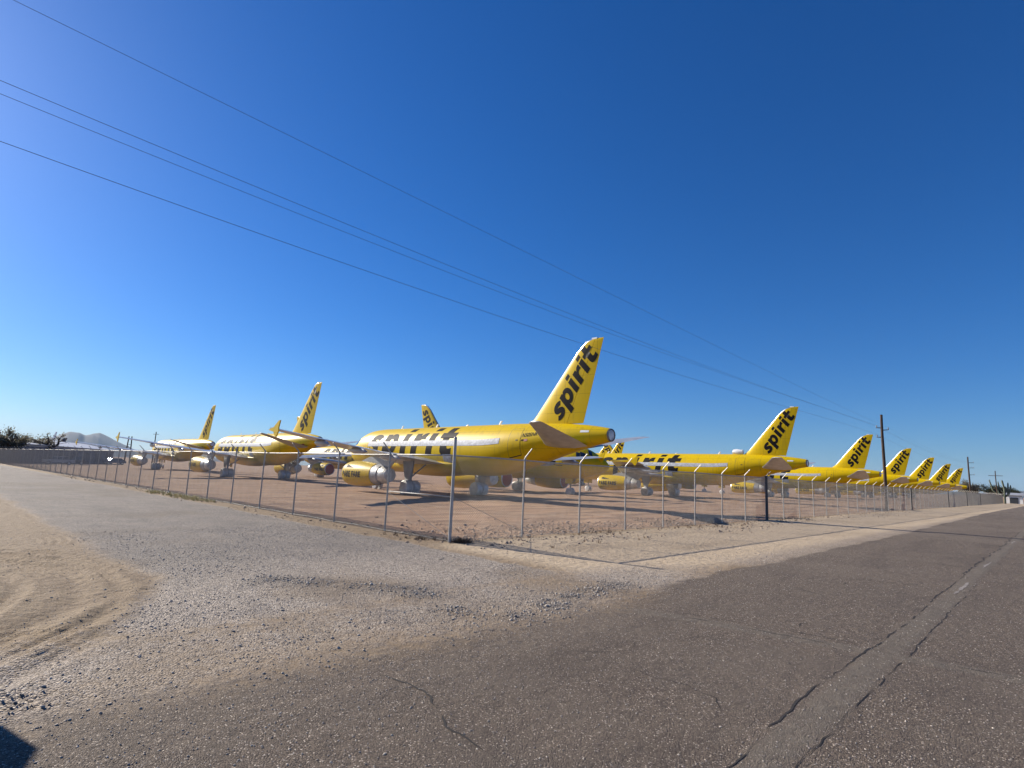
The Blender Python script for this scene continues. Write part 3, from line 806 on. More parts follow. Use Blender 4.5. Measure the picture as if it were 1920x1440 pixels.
        NP = [(0.06, .84), (.0, .90), (.06, .95), (.3, 1.01), (.9, 1.06), (1.8, 1.07), (2.8, 1.03), (3.7, .95), (4.35, .87)]
        m = MB(); m.loft([ring(.5, .80)] + [ring(x, r) for x, r in NP] + [ring(4.33, .80)], True, False); nac = m.build('nacelle', m_yellow, root, True, .8)
        m = MB(); m.loft([ring(.14, .815), ring(.03, .86), ring(-.008, .90), ring(.05, .953), ring(.12, .972)], True, False); m.build('inlet_lip', m_metal, nac, True)
        m = MB(); m.loft([ring(.10, .83), ring(.02, .80), ring(-.02, .5), ring(-.03, .1)], True, True); m.build('inlet_cover', m_red, nac, True, .8)
        m = MB(); m.loft([ring(4.30, .84), ring(4.75, .81), ring(5.15, .74), ring(5.15, .60)], True, True); m.build('reverser_band', m_band, root, True, .6)
        m = MB(); rr_ = random.Random(3)
        m.loft([[(p[0], p[1] + rr_.uniform(-.03, .03), p[2] + rr_.uniform(-.03, .03)) for p in ring(x, r, 20)] for x, r in ((5.13, .66), (5.3, .70), (5.6, .66), (5.95, .60), (6.15, .55), (6.2, .3))]); m.build('exhaust_wrap', m_wrap, root, True, .9)
        m = MB()
        m.loft([[(ex0 + xa, ey_ + wv, z) for xa, wv, z in ((x0_, -.0, zt_), (x0_ + .15, -w_, zt_), (x1_, -w_*.5, zt_), (x1_ + .1, 0, zt_), (x1_, w_*.5, zt_), (x0_ + .15, w_, zt_))]
                for zt_, x0_, x1_, w_ in ((2.15, 1.3, 6.0, .2), (2.55, 1.7, 6.6, .2), (2.95, 3.0, 7.0, .17))]); m.build('pylon', m_grey, root)
        # name on the cowl
        bm = font_bm('BARE FARE', .66, .032, 0, 1.06); wmax = max(v.co.x for v in bm.verts)
        def fn(x, y, s=s):
            X = (.35 + x * 2.85 / wmax) if s < 0 else (3.2 - x * 2.85 / wmax)
            r = float(np.interp(X, [a[0] for a in NP[1:]], [a[1] for a in NP[1:]])) + .007
            th = R(-16) + y / 1.05
            return (ex0 + X, ey_ + s * r * math.cos(th), ez + r * math.sin(th))
        put('cowl_lettering', wrap(bm, fn, 'cowl_lettering', m_black, .3, .15), nac)
        m = MB()
        def tri(a, c, s=s):
            X = .75 + 1.3 * a; r = float(np.interp(X, [k[0] for k in NP[1:]], [k[1] for k in NP[1:]])) + .007
            hgt = (1 - abs(2*a - .7)) * .24 if a < .85 else .0
            th = R(26) + c * max(.0, .30 * (1 - a) + .02)
            return (ex0 + X, ey_ + s * r * math.cos(th), ez + r * math.sin(th))
        m.grid(tri, 8, 3); m.build('cowl_mark', m_black, nac, True)
        # main gear
        gx, gy = fx(16.11), s * 3.8
        m = MB(); m.tube((gx, gy * .98, 2.75), (gx, gy, 1.5), .16, .15, 12); m.tube((gx, gy, 1.5), (gx, gy, .55), .10, .10, 12); m.tube((gx, gy - .5, .58), (gx, gy + .5, .58), .09, None, 10)
        m.tube((gx, gy, 1.4), (gx - .1, s * 2.3, 2.5), .06, .06, 8); m.tube((gx + .12, gy, 1.2), (gx + .35, gy, .85), .04, None, 6); m.tube((gx + .35, gy, .85), (gx + .1, gy, .6), .04, None, 6)
        gear = m.build('main_gear', m_strut, root, True, .8)
        m = MB(); m.loft([[(gx - .75, gy + s*(.30 + d), 2.72), (gx + .62, gy + s*(.30 + d), 2.70), (gx + .55, gy + s*(.32 + d), 1.9), (gx + .25, gy + s*(.34 + d), 1.05), (gx - .20, gy + s*(.34 + d), 1.05), (gx - .55, gy + s*(.32 + d), 1.9)] for d in (0, .05)]); m.build('gear_door', m_grey, gear)
        for k in (-1, 1):
            wrapped_wheel(m_wrap, gear, gx, gy + k * .36, .56, .30, 11 + k)
    # nose gear
    m = MB(); m.tube((5.0, 0, 2.0), (5.07, 0, .4), .09, .075, 10); m.tube((5.07, -.32, .38), (5.07, .32, .38), .06, None, 8); m.tube((4.2, 0, 2.0), (5.02, 0, 1.15), .05, None, 8)
    ng = m.build('nose_gear', m_strut, root, True, .8)
    for k in (-1, 1):
        m = MB(); m.box(4.5, 5.5, k * .42 - .015, k * .42 + .015, 1.25, 1.95); m.build('gear_door', m_yellow, ng)
        wrapped_wheel(m_wrap, ng, 5.07, k * .25, .38, .13, 21 + k)
    # aerials
    for x, z, h, side in ((8.5, 0, .32, 1), (fx(14.0), 0, .30, 1), (fx(22.3), 0, .32, 1), (fx(18.2), 0, .14, 1)):
        zt_ = prof(x)[0] + prof(x)[1] - .02
        m = MB(); m.loft([[(x + a * .3 + sh, b_, zt_ + hz) for a, b_ in ((0, 0), (.5, .02), (1, 0), (.5, -.02))] for hz, sh in ((0, 0), (h, .22))]); m.build('aerial', m_white, root)
    return root

def wrapped_wheel(material, parent, x, y, r, wd, seed):
    """wheel and tyre bagged in crumpled sheeting"""
    m = MB(); rr_ = random.Random(seed); n = 22
    jit = [rr_.uniform(.96, 1.12) for _ in range(n)]
    rings = []
    for off, k in ((-wd*1.1, .35), (-wd*1.12, .85), (-wd, 1.0), (-wd*.3, 1.04), (wd*.3, 1.04), (wd, 1.0), (wd*1.12, .85), (wd*1.1, .35)):
        ring = []
        for i in range(n):
            a = 2*math.pi*i/n; rad = r * k * jit[i] * rr_.uniform(.97, 1.04)
            px_, pz = x + rad*math.cos(a), r + rad*math.sin(a)
            if pz < .25 * r: px_ = x + (px_ - x) * 1.12
            ring.append((px_, y + off + rr_.uniform(-.015, .015), max(.012, pz)))
        rings.append(ring)
    m.loft(rings); return m.build('wrapped_wheel', material, parent, True, .9)

AFT = R(-45.38)
def nose_from_tip(tx, ty, ang, L_):
    return (tx - math.cos(ang) * L_, ty - math.sin(ang) * L_, 0)
def tip_uv(u, v): p = uv(u, v); return p.x, p.y
planeA = make_plane(0.0, 'N505NK')      # short body, nearest
planeA.location = (-16.61, 61.74, 0); planeA.rotation_euler = (0, 0, AFT)
planeB = make_plane(0.0, None)
planeC = make_plane(3.73, None)
m = MB(); rr_ = random.Random(9)
m.loft([[(28.1 + a, (.42 + rr_.uniform(-.05, .05)) * k * math.cos(t), 6.15 + (.38 + rr_.uniform(-.05, .05)) * k * math.sin(t)) for t in np.linspace(0, 2*math.pi, 14, endpoint=False)] for a, k in ((0, .3), (.05, .9), (.5, 1.05), (1.0, .95), (1.3, .8), (1.35, .3))])
m.build('crown_cover', m_white, planeC, True, .9)
GP = 'yellow airliners parked in storage'
tag(planeA, 'nearest yellow airliner with N505NK on its tail, behind the corner fence post', 'airliner', GP)
def tip_len(st): return 32.53 + st
SPOTS = [ # fin tip world xy, opposite?, long body?, label
 ((35.05, 68.72), 0, 1, 'yellow airliner with the second large fin from the left of the road fence'),
 ((63.49, 99.16), 0, 0, 'yellow airliner whose fin stands just left of the tall wooden pole'),
 ((89.65, 126.85), 0, 0, 'yellow airliner whose fin stands just right of the tall wooden pole'),
 ((115.96, 155.43), 0, 0, 'yellow airliner with the second fin to the right of the tall wooden pole'),
 ((142.94, 184.60), 0, 0, 'yellow airliner with the third fin to the right of the tall wooden pole'),
 ((167.39, 210.47), 0, 0, 'farthest yellow airliner, its small fin beside the second utility pole'),
 ((-22.31, 66.13), 0, 0, 'yellow airliner left of the nearest one, fin edge-on behind a wingtip'),
 ((-51.79, 99.61), 0, 0, 'leftmost yellow airliner, its narrow fin above the gravel side road'),
 ((-13.52, 85.28), 1, 0, 'opposite-facing yellow airliner whose fin pokes up over the nearest airliner roof'),
 ((-43.79, 116.67), 1, 0, 'opposite-facing yellow airliner with only a fin strip showing behind the left-hand airliner'),
 ((28.58, 140.94), 0, 0, 'distant yellow airliner whose fin shows below the nearest airliner right tailplane'),
 ((29.50, 169.73), 0, 0, 'small distant yellow airliner fin under the tail cone of the nearest airliner'),
 ((24.5, 150.0), 1, 0, 'opposite-facing distant yellow airliner seen under the tail of the nearest one'),
]
first = {0: True, 1: True}
for (tx, ty), opp, lng, lab in SPOTS:
    src = planeC if lng else planeB
    o = src if first[lng] else copy_tree(src); first[lng] = False
    ang = AFT + (math.pi + R(4) if opp else 0) + R({0: 0, 1: .8, 2: -1.1, 3: .9, 4: -.6, 5: 1.2}.get(round(tx * 7) % 6, 0))
    o.location = nose_from_tip(tx, ty, ang, tip_len(3.73 if lng else 0)); o.rotation_euler = (0, 0, ang)
    tag(o, lab, 'airliner', GP)

# ------------------------------------------------------------------ thicker posts in the far part of the road fence
tp = MB(); tp.path([(0, 0, -.1), (0, 0, 1.3), (0, 0, FH + .1)], .075, 10); tpm = tp.mesh('terminal_post', mat('dark_post', (.10, .095, .09), .7, .3, 0, .3, 5), True, .6)
for s_ in (24.4, 70.15, 100.65, 125.05, 149.45):
    put('terminal_post', tpm, f1, W1(s_, .06, 0))

# ------------------------------------------------------------------ utility poles and overhead wires
def utility_pole(u, v, h, arms, label, r0=.17, cross=None):
    root = empty('utility_pole', uv(u, v, 0)); tag(root, label, 'utility pole', 'wooden utility poles')
    V2 = Vector((VX, VY, 0))
    m = MB(); m.path([(0, 0, -.3), (.02, 0, h*.4), (-.02, .01, h*.8), (0, 0, h)], [r0, r0*.9, r0*.76, r0*.7], 12); m.build('pole', m_wood, root, True, .7)
    for side, z, ln in arms:
        a = MB(); a.tube(V2 * side * .1 + Vector((0, 0, z)), V2 * side * ln + Vector((0, 0, z + .03)), .045, .035, 8); o = a.build('arm', m_wood, root, True)
        i = MB()
        for k in range(4):
            c = V2 * side * (ln - .05) + Vector((0, 0, z + .05 + .06 * k)); i.tube(c, c + Vector((0, 0, .03)), .07, .05, 10); i.tube(c + Vector((0, 0, .03)), c + Vector((0, 0, .06)), .03, .03, 8)
        i.build('insulator', m_insul, o, True)
    if cross:
        a = MB(); a.tube(V2 * -cross[1] + Vector((0, 0, cross[0])), V2 * cross[1] + Vector((0, 0, cross[0])), .07, None, 8); a.build('cross_arm', m_wood, root)
    return root
PV = .65
utility_pole(60.1, PV, 10.07, ((1, 8.66, .55), (-1, 8.42, .60), (1, 7.66, .55)), 'tall dark wooden utility pole behind the road fence between two yellow fins')
utility_pole(138.6, PV, 9.75, ((-1, 8.55, .9), (-1, 7.5, .9), (-1, 6.1, .9)), 'second wooden utility pole beside the farthest small yellow fin')
utility_pole(206.0, PV, 9.3, (), 'farthest pole, with a cross arm, rising behind the branching cactus', .16, (7.9, 1.6))
utility_pole(-19.0, PV, 10.3, ((1, 8.85, .55), (-1, 9.75, .6), (1, 7.8, .55)), 'wooden utility pole beside the side road, left of the view')
WIRES = [ # v, (u, z) pairs up to the near pole, height at the second pole, radius
 ('topmost and faintest overhead wire slanting down across the sky', 0.0, ((-19, 9.95), (-10.7, 9.80), (2.1, 9.53), (15.2, 9.25), (60.1, 8.62)), 8.4, .0040),
 ('upper of the close pair of overhead wires', 1.15, ((-19, 9.15), (-10.7, 8.84), (3.2, 8.52), (17.4, 8.44), (60.1, 8.95)), 8.5, .0050),
 ('lower of the close pair of overhead wires', 1.10, ((-19, 8.90), (-10.7, 8.58), (3.2, 8.26), (17.3, 8.30), (60.1, 8.80)), 8.3, .0046),
 ('lowest overhead wire, crossing the fin of the nearest airliner', 1.15, ((-19, 8.0), (-10.7, 7.70), (3.3, 7.42), (17.4, 7.48), (60.1, 7.97)), 7.5, .0056)]
for lab, v0, pz, zend, rad in WIRES:
    pts = []
    hz = [0, 0, 0, pz[-1][1], zend]
    co = np.polyfit([p[0] for p in pz], [p[1] for p in pz], 3)
    for u_ in np.linspace(-19, 60.1, 60): pts.append(uv(u_, v0, float(np.polyval(co, u_))))
    for u_ in np.linspace(60.1, 138.6, 20)[1:]:
        t = (u_ - 60.1) / 78.5; pts.append(uv(u_, v0 - 1.3 * t, hz[3] + (hz[4] - hz[3]) * t - 3.2 * t * (1 - t)))
    m = MB(); m.path(pts, rad, 6); o = m.build('overhead_wire', m_cable, None, True); tag(o, lab, 'wire', 'overhead wires')

# ------------------------------------------------------------------ plants
m_leaf = mat('mesquite_leaf', (0.20, 0.185, 0.13), .8, 0, 0, .5, 1.5)
m_leaf2 = mat('dark_tree_leaf', (0.045, 0.055, 0.032), .8, 0, 0, .5, 1.5)
m_bark = mat('bark', (0.11, 0.085, 0.065), .9, 0, 0, .4, 6)
m_cactus = mat('cactus_skin', (0.10, 0.115, 0.075), .7, 0, 0, .4, 3, .6, 12)
def leafy(m):
    t = m.node_tree; b = t.nodes['Principled BSDF']; o = t.nodes['Material Output']
    tr = t.nodes.new('ShaderNodeBsdfTranslucent'); mx = t.nodes.new('ShaderNodeMixShader'); mx.inputs[0].default_value = .45
    t.links.new(b.inputs['Base Color'].links[0].from_socket, tr.inputs[0]); t.links.new(b.outputs[0], mx.inputs[1]); t.links.new(tr.outputs[0], mx.inputs[2]); t.links.new(mx.outputs[0], o.inputs[0])
leafy(m_leaf); leafy(m_leaf2)
def tree(name, loc, h, w, label, leaf, density, seed, limbs=7, bare=.0):
    rr = random.Random(seed); root = empty(name, loc); tag(root, label, 'tree')
    m = MB(); tips = []
    def grow(p, d, ln, r, lev):
        pts = [p]; dd = d.copy()
        for k in range(4):
            dd = (dd + Vector((rr.uniform(-.22, .22), rr.uniform(-.22, .22), rr.uniform(-.08, .14)))).normalized(); pts.append(pts[-1] + dd * ln / 4)
        m.path(pts, [r, r*.86, r*.72, r*.6, r*.5], 5 if lev else 8)
        if lev >= 3: tips.extend(pts[1:]); return
        for k in range(3 if lev else limbs):
            a = rr.uniform(0, 6.283); tilt = rr.uniform(.35, 1.0)
            nd = (Vector((math.cos(a)*tilt, math.sin(a)*tilt, 1 - tilt*.55)) * .8 + dd * .6).normalized()
            grow(pts[rr.randint(2, 4)], nd, ln * rr.uniform(.62, .85), r * .5, lev + 1)
    grow(Vector((0, 0, -.1)), Vector((0, 0, 1)), h * .28, h * .045, 0)
    sx = w / 2 / max(1e-3, max(abs(t.x) for t in tips)); sz = h / max(t.z for t in tips)
    sc = lambda p: (p[0]*sx, p[1]*sx, p[2]*sz)
    m.v = [sc(p) for p in m.v]; m.build('trunk', m_bark, root, True)
    lf = MB(); s0 = h * .021; density = int(density * 2.2)
    for _ in range(density):
        t = rr.choice(tips); c = Vector(sc(t)) + Vector((rr.gauss(0, 1), rr.gauss(0, 1), rr.gauss(0, .8))) * h * .065
        a = Vector((rr.gauss(0, 1), rr.gauss(0, 1), rr.gauss(0, 1))).normalized(); b_ = a.cross(Vector((rr.gauss(0, 1), rr.gauss(0, 1), rr.gauss(0, 1)))).normalized()
        z_ = s0 * rr.uniform(.6, 1.6)
        lf.add([c - a*z_, c + b_*z_*.6, c + a*z_, c - b_*z_*.6], [(0, 1, 2, 3)])
    lf.build('crown', leaf, root)
    return root
tree('mesquite_tree', (-97.9, 113.7, -.1), 6.6, 11.0, 'large bushy mesquite tree at the far left edge behind the fence', m_leaf, 2600, 3)
tree('mesquite_tree', (-101.5, 122.0, -.1), 6.4, 8.0, 'thin, nearly bare mesquite tree right of the bushy one', m_leaf, 450, 5)
tree('desert_tree', (186.5, 233.0, -.1), 7.0, 9, 'grey-green tree behind the far end of the road fence, left of the cactus', m_leaf, 2200, 11)
tree('desert_tree', (191.5, 236.0, -.1), 8.0, 9, 'taller pale tree just left of the branching cactus', m_leaf, 1600, 12)
tree('desert_tree', (191.0, 225.0, -.1), 6.4, 8, 'dark tree right behind the branching cactus', m_leaf2, 2600, 13)
tree('desert_tree', (202.0, 231.0, -.1), 5.6, 8, 'low dark tree at the far end of the road above the white shed', m_leaf2, 2600, 14)
tree('desert_tree', (246.0, 262.0, -.1), 6.0, 14, 'farthest hazy tree where the road meets the horizon', m_leaf2, 2000, 15)
def cactus(loc, label):
    root = empty('saguaro_cactus', loc); tag(root, label, 'cactus')
    def limb(name, pts, rs):
        m = MB(); rings = []; P = [Vector(p) for p in pts]; Q = []; RR = []
        for a, c, r0, r1 in zip(P[:-1], P[1:], rs[:-1], rs[1:]):
            for k in range(4): Q.append(a.lerp(c, k/4)); RR.append(r0 + (r1-r0)*k/4)
        Q.append(P[-1]); RR.append(rs[-1]); m.path(Q, RR, 14)
        for i in range(len(m.v)):   # ribs
            pass
        return m.build(name, m_cactus, root, True)
    limb('trunk', [(0, 0, -.1), (0, 0, 2.0), (.1, 0, 4.2), (-.3, .1, 6.6), (-.35, .1, 7.0)], [.26, .28, .27, .22, .05])
    ux = Vector((.77, -.63, 0))
    for k, (s0, zz, out, top, r) in enumerate(((-1, 2.2, 1.6, 5.6, .2), (-1, 2.6, 3.0, 7.0, .2), (1, 2.0, 1.1, 6.3, .21), (1, 2.4, 1.7, 5.6, .18), (-1, 3.2, .9, 6.6, .17), (1, 3.0, .6, 5.0, .16))):
        q_ = ux * s0
        limb('arm', [q_ * .15 + Vector((0, 0, zz)), q_ * out * .6 + Vector((0, 0, zz + .35)), q_ * out * .85 + Vector((0, .1*k, zz + 1.1)), q_ * out * (1.05) + Vector((0, .12*k, top - .4)), q_ * out * 1.05 + Vector((0, .12*k, top))], [r*.8, r, r, r*.85, .04])
cactus(uv(216.5, -.4, 0), 'tall saguaro cactus with many upright arms at the far end of the road fence')

# ------------------------------------------------------------------ buildings far off
m_shed = mat('dark_metal_siding', (0.15, 0.16, 0.185), .6, .2, 0, .25, .4)
m_roofm = mat('pale_metal_roof', (0.42, 0.43, 0.45), .5, .4, 0, .2, .5)
m_trim = mat('door_panel', (0.045, 0.05, 0.06), .5, .1, 0, .2, 1)
def shed(p0, p1, depth, h, ridge_h, label, wallm, roofm, nbay):
    p0 = Vector(p0); p1 = Vector(p1); e = (p1 - p0); L_ = e.length; e.normalize(); n = Vector((-e.y, e.x, 0))
    root = empty('long_shed' if L_ > 20 else 'small_building', p0); tag(root, label, 'building')
    W = lambda a, d, z: e * a + n * d + Vector((0, 0, z))
    m = MB(); m.add([W(0, 0, -.3), W(L_, 0, -.3), W(L_, depth, -.3), W(0, depth, -.3), W(0, 0, h), W(L_, 0, h), W(L_, depth, h), W(0, depth, h), W(0, depth/2, ridge_h), W(L_, depth/2, ridge_h)],
                    [(0, 1, 5, 4), (2, 3, 7, 6), (1, 2, 6, 9, 5), (3, 0, 4, 8, 7), (0, 3, 2, 1), (4, 5, 9, 8), (6, 7, 8, 9)]); m.build('wall', wallm, root)
    for a, c in ((-.5, depth/2), (depth + .5, depth/2)):
        hh = h + .06 - .5 * (ridge_h - h) / (depth/2)
        m = MB(); m.loft([[W(-.4, a, hh + k), W(L_ + .4, a, hh + k), W(L_ + .4, c, ridge_h + .06 + k), W(-.4, c, ridge_h + .06 + k)] for k in (0, .1)]); m.build('roof_slope', roofm, root)
    m = MB(); m.loft([[W(0, -.03 - k, h - .35), W(L_, -.03 - k, h - .35), W(L_, -.03 - k, h - .1), W(0, -.03 - k, h - .1)] for k in (0, .05)]); m.build('eave_trim', roofm, root)
    for k in range(nbay):
        a = L_ * (k + .25) / nbay; c = a + L_ / nbay * .5
        m = MB(); m.loft([[W(a, -.02 - d, 0), W(c, -.02 - d, 0), W(c, -.02 - d, h * .72), W(a, -.02 - d, h * .72)] for d in (0, .05)]); m.build('door', m_trim, root)
    return root
shed(uv(4.5, 137, 0), uv(28.0, 176, 0), 16, 3.7, 5.0, 'long low dark metal shed behind the far left end of the fence', m_shed, m_roofm, 7)
shed((157.0, 181.6, 0), (160.0, 178.8, 0), 5, 2.6, 3.2, 'small white building at the far end of the road fence', m_white, m_roofm, 1)

# ------------------------------------------------------------------ distant white airliners and vehicles behind the left fence
m_wh2 = mat('white_airframe', (.74, .75, .76), .35, 0, .3, .1, 1)
m_navy = mat('navy_airframe', (.03, .045, .09), .35, 0, .3, .1, 1)
def far_airliner(loc, rz, fin_m, label, k=1.0):
    root = empty('distant_airliner', loc, rz); tag(root, label, 'airliner')
    m = MB(); n = 20
    m.loft([[(x*k, hw*k*math.cos(2*math.pi*i/n), (zc + hh*math.sin(2*math.pi*i/n))*k) for i in range(n)] for x, zc, hh, hw in ST]); m.build('fuselage', m_wh2, root, True, .9)
    m = MB(); m.loft([[(a*k, y*k, z*k) for a, y in ((le, 0), ((le+te)/2, .18*t), (te, 0), ((le+te)/2, -.18*t))] for z, le, te, t in ((5.4, 25.6, 30.8, 1), (11.7, 30.9, 32.5, .4))]); m.build('fin', fin_m, root)
    for s in (-1, 1):
        m = MB(); m.loft([[(a*k, s*y*k, zz*k) for a, zz in ((le, z), ((le+te)/2, z + th), (te, z), ((le+te)/2, z - th))] for y, le, te, z, th in ((1, 10.5, 18, 2.6, .4), (6.4, 13.4, 17.7, 3.1, .2), (16.9, 19, 20.4, 4.1, .06))]); m.build('wing', m_grey, root)
        m = MB(); m.loft([[(a*k, s*y*k, zz*k) for a, zz in ((le, z), ((le+te)/2, z + th), (te, z), ((le+te)/2, z - th))] for y, le, te, z, th in ((.5, 27.9, 31.7, 4.3, .2), (6.2, 31.4, 32.5, 5.2, .06))]); m.build('tailplane', m_grey, root)
        m = MB(); m.loft([[(x*k, s*5.75*k + r*k*math.cos(a), (1.52 + r*math.sin(a))*k) for a in np.linspace(0, 2*math.pi, 14, endpoint=False)] for x, r in ((9.9, .8), (10, .95), (11.5, 1.05), (14, .9), (15.5, .6))]); m.build('nacelle', m_wh2, root, True, .8)
        m = MB(); m.tube((16.1*k, s*3.8*k, 2.6*k), (16.1*k, s*3.8*k, .5*k), .15*k, None, 8); m.tube((16.1*k, s*3.8*k - .45*k, .55*k), (16.1*k, s*3.8*k + .45*k, .55*k), .55*k, None, 14); m.build('main_gear', m_tyre, root)
    m = MB(); m.tube((5.07*k, 0, 2*k), (5.07*k, 0, .4*k), .1*k, None, 8); m.tube((5.07*k, -.3*k, .38*k), (5.07*k, .3*k, .38*k), .38*k, None, 12); m.build('nose_gear', m_tyre, root)
a_ = AFT + .25
far_airliner(nose_from_tip(-198.4, 251.1, a_, 32.5), a_, m_wh2, 'far white airliner whose thin fin stands above the long dark shed')
far_airliner(nose_from_tip(-171.0, 226.0, a_ + .9, 26.0), a_ + .9, m_navy, 'far white airliner with a dark fin above the right part of the long shed', .72)

def vehicle(loc, rz, col, label, pickup):
    root = empty('parked_pickup' if pickup else 'parked_car', loc, rz); tag(root, label, 'pickup' if pickup else 'car', 'vehicles parked by the long shed')
    mp = mat('car_paint', col, .3, .2, .6, .1, 2)
    body = [(-2.5, .45), (-2.55, .75), (-2.45, 1.0), (2.35, 1.02), (2.5, .85), (2.5, .45)]
    m = MB(); m.loft([[(x, y, z) for x, z in body] for y in (-.9, .9)]); m.build('body', mp, root)
    cab = [(-.2, 1.0), (.15, 1.68), (1.3, 1.72), (1.75, 1.0)] if pickup else [(-1.5, 1.0), (-.9, 1.55), (1.4, 1.58), (2.1, 1.0)]
    m = MB(); m.loft([[(x, y * (.95 if z > 1.2 else 1), z) for x, z in cab] for y in (-.82, .82)]); m.build('cabin', m_glass, root)
    x0, x1 = cab[1][0], cab[2][0]; m = MB(); m.box(x0 - .05, x1 + .05, -.78, .78, 1.64 if pickup else 1.53, 1.76 if pickup else 1.64); m.build('roof', mp, root)
    for x in (-1.6, 1.55):
        for y in (-.82, .82):
            m = MB(); m.tube((x, y - .12, .36), (x, y + .12, .36), .36, None, 16); wv = m.build('wheel', m_tyre, root, True, .6)
            m = MB(); m.tube((x, y - .13, .36), (x, y + .13, .36), .2, None, 12); m.build('rim', m_metal, wv, True, .6)
vehicle((-92.5, 122.5, 0), R(38), (.02, .03, .06), 'dark pickup parked in front of the long shed', True)
vehicle((-100.5, 147.0, 0), R(60), (.05, .08, .16), 'dark blue car parked near the right end of the long shed', False)
vehicle((-86.8, 111.5, 0), R(40), (.55, .56, .58), 'pale car parked in front of the left part of the long shed', False)
# lattice of two slim posts and a street pole beyond the parked airliners
def slim_pole(loc, h, label, twin, arm):
    root = empty('slim_pole', loc); tag(root, label, 'pole')
    for dx in ((-.9, .9) if twin else (0,)):
        m = MB(); m.tube((dx, 0, -.2), (dx * .55, 0, h), .22, .16, 8); m.build('post', m_wood, root, True)
    if twin:
        for k in range(4):
            m = MB(); z = h * (.3 + .2 * k); m.tube((-.75, 0, z), (.75, 0, z), .06, None, 6); m.build('rung', m_wood, root)
    if arm:
        m = MB(); m.tube((-1.1, 0, h - .9), (1.1, 0, h - .9), .08, None, 6); m.build('cross_arm', m_wood, root)
slim_pole((-126.9, 191.8, 0), 9.0, 'pair of slim upright posts above the left fence near the wingtip', True, False)
slim_pole((-136.7, 221.2, 0), 12.2, 'thin distant pole with a short cross arm left of the leftmost fin', False, True)

# ------------------------------------------------------------------ made-up sign outside the frame, added to cast the shadow at the corner
def shadow_sign():
    fx_, fy_ = uv(-10.0, -7.35).x - .28, uv(-10.0, -7.35).y - .05
    hgt = 2.15; k = hgt / math.tan(SUN_EL)
    px_, py_ = fx_ + math.sin(SUN_AZ) * k, fy_ + math.cos(SUN_AZ) * k
    root = empty('shadow_caster', (px_ - .30, py_ + .1, 0), R(30)); tag(root, 'octagonal metal plate on a post, added left of the view to cast a shadow', 'sign')
    m = MB(); m.tube((0, 0, -.2), (0, 0, 2.6), .03, None, 8); m.build('post', m_galv, root, True)
    m = MB(); m.loft([[(.41 * math.cos(a), y, 2.2 + .41 * math.sin(a)) for a in np.linspace(math.pi/8, 2*math.pi + math.pi/8, 8, endpoint=False)] for y in (-.036, -.033)]); m.build('caster_plate', m_metal, root)
shadow_sign()

# ------------------------------------------------------------------ loose gravel, weeds
def tone_mat(name, c0, c1):
    m = bpy.data.materials.new(name); m.use_nodes = True; t = m.node_tree; b = t.nodes['Principled BSDF']
    a = t.nodes.new('ShaderNodeAttribute'); a.attribute_name = 'tone'; x = t.nodes.new('ShaderNodeMix'); x.data_type = 'RGBA'
    x.inputs['A'].default_value = (*c0, 1); x.inputs['B'].default_value = (*c1, 1)
    t.links.new(a.outputs['Fac'], x.inputs['Factor']); t.links.new(x.outputs['Result'], b.inputs['Base Color']); b.inputs['Roughness'].default_value = .85
    return m
def scatter_stones(name, U, V, size, tone, material, label, cat):
    bmx = bmesh.new(); bmesh.ops.create_icosphere(bmx, subdivisions=1, radius=1); bv = np.array([v.co[:] for v in bmx.verts]); bf = np.array([[v.index for v in f.verts] for f in bmx.faces]); bmx.free()
    n = len(U); k = len(bv)
    z = surf(U, V)[0]
    X = C0[0] + UX*U + VX*V; Y = C0[1] + UY*U + VY*V
    jit = 1 + .28 * rng.standard_normal((n, k, 1)).clip(-1.5, 1.5)
    sc = np.stack([rng.uniform(.7, 1.3, n), rng.uniform(.7, 1.3, n), rng.uniform(.45, .85, n)], 1)[:, None, :] * size[:, None, None]
    a = rng.uniform(0, 6.283, n); ca_, sa_ = np.cos(a)[:, None], np.sin(a)[:, None]
    P = bv[None] * jit * sc
    Q = np.stack([P[..., 0]*ca_ - P[..., 1]*sa_, P[..., 0]*sa_ + P[..., 1]*ca_, P[..., 2]], -1)
    Q += np.stack([X, Y, z + size * .25], -1)[:, None, :]
    F = (bf[None] + (np.arange(n) * k)[:, None, None]).reshape(-1, 3)
    me = np_mesh(name, Q.reshape(-1, 3), F, 3)
    at = me.attributes.new('tone', 'FLOAT', 'POINT'); at.data.foreach_set('value', np.repeat(tone, k).astype(np.float32))
    me.materials.append(material); o = put(name, me); tag(o, label, cat, kind='stuff'); return o
N_ = 330000
U_ = rng.uniform(-12, 9, N_); V_ = rng.uniform(-13.5, 6, N_)
X_ = C0[0] + UX*U_ + VX*V_; Y_ = C0[1] + UY*U_ + VY*V_
_, as_, gr_, sa__, *_r = surf(U_, V_); wi_ = _r[-1]
d_ = np.hypot(X_, Y_)
clump = fbm(U_ * .6, V_ * .6, 3, 201)
prob = (gr_ * .5 * smooth01((clump - .3) / .35) + .03 * as_ + .05 * sa__ + .9 * wi_) * np.clip(7 / (d_ + 1), .15, 1)
keep = (rng.uniform(0, 1, N_) < prob) & (d_ > 2.5)
U_, V_ = U_[keep], V_[keep]; as_ = as_[keep]; wi_ = wi_[keep]
sz = np.clip(rng.lognormal(-5.0, .42, len(U_)), .0035, .018)
sz = np.where(as_ > .6, np.minimum(sz, .008), sz) * (1 + .5 * wi_)
scatter_stones('loose_gravel', U_, V_, sz, np.clip(rng.beta(1.6, 2.2, len(U_)), 0, 1), tone_mat('gravel_stone', (.17, .145, .128), (.60, .53, .45)), 'loose grey and tan gravel scattered over the road corner', 'gravel')
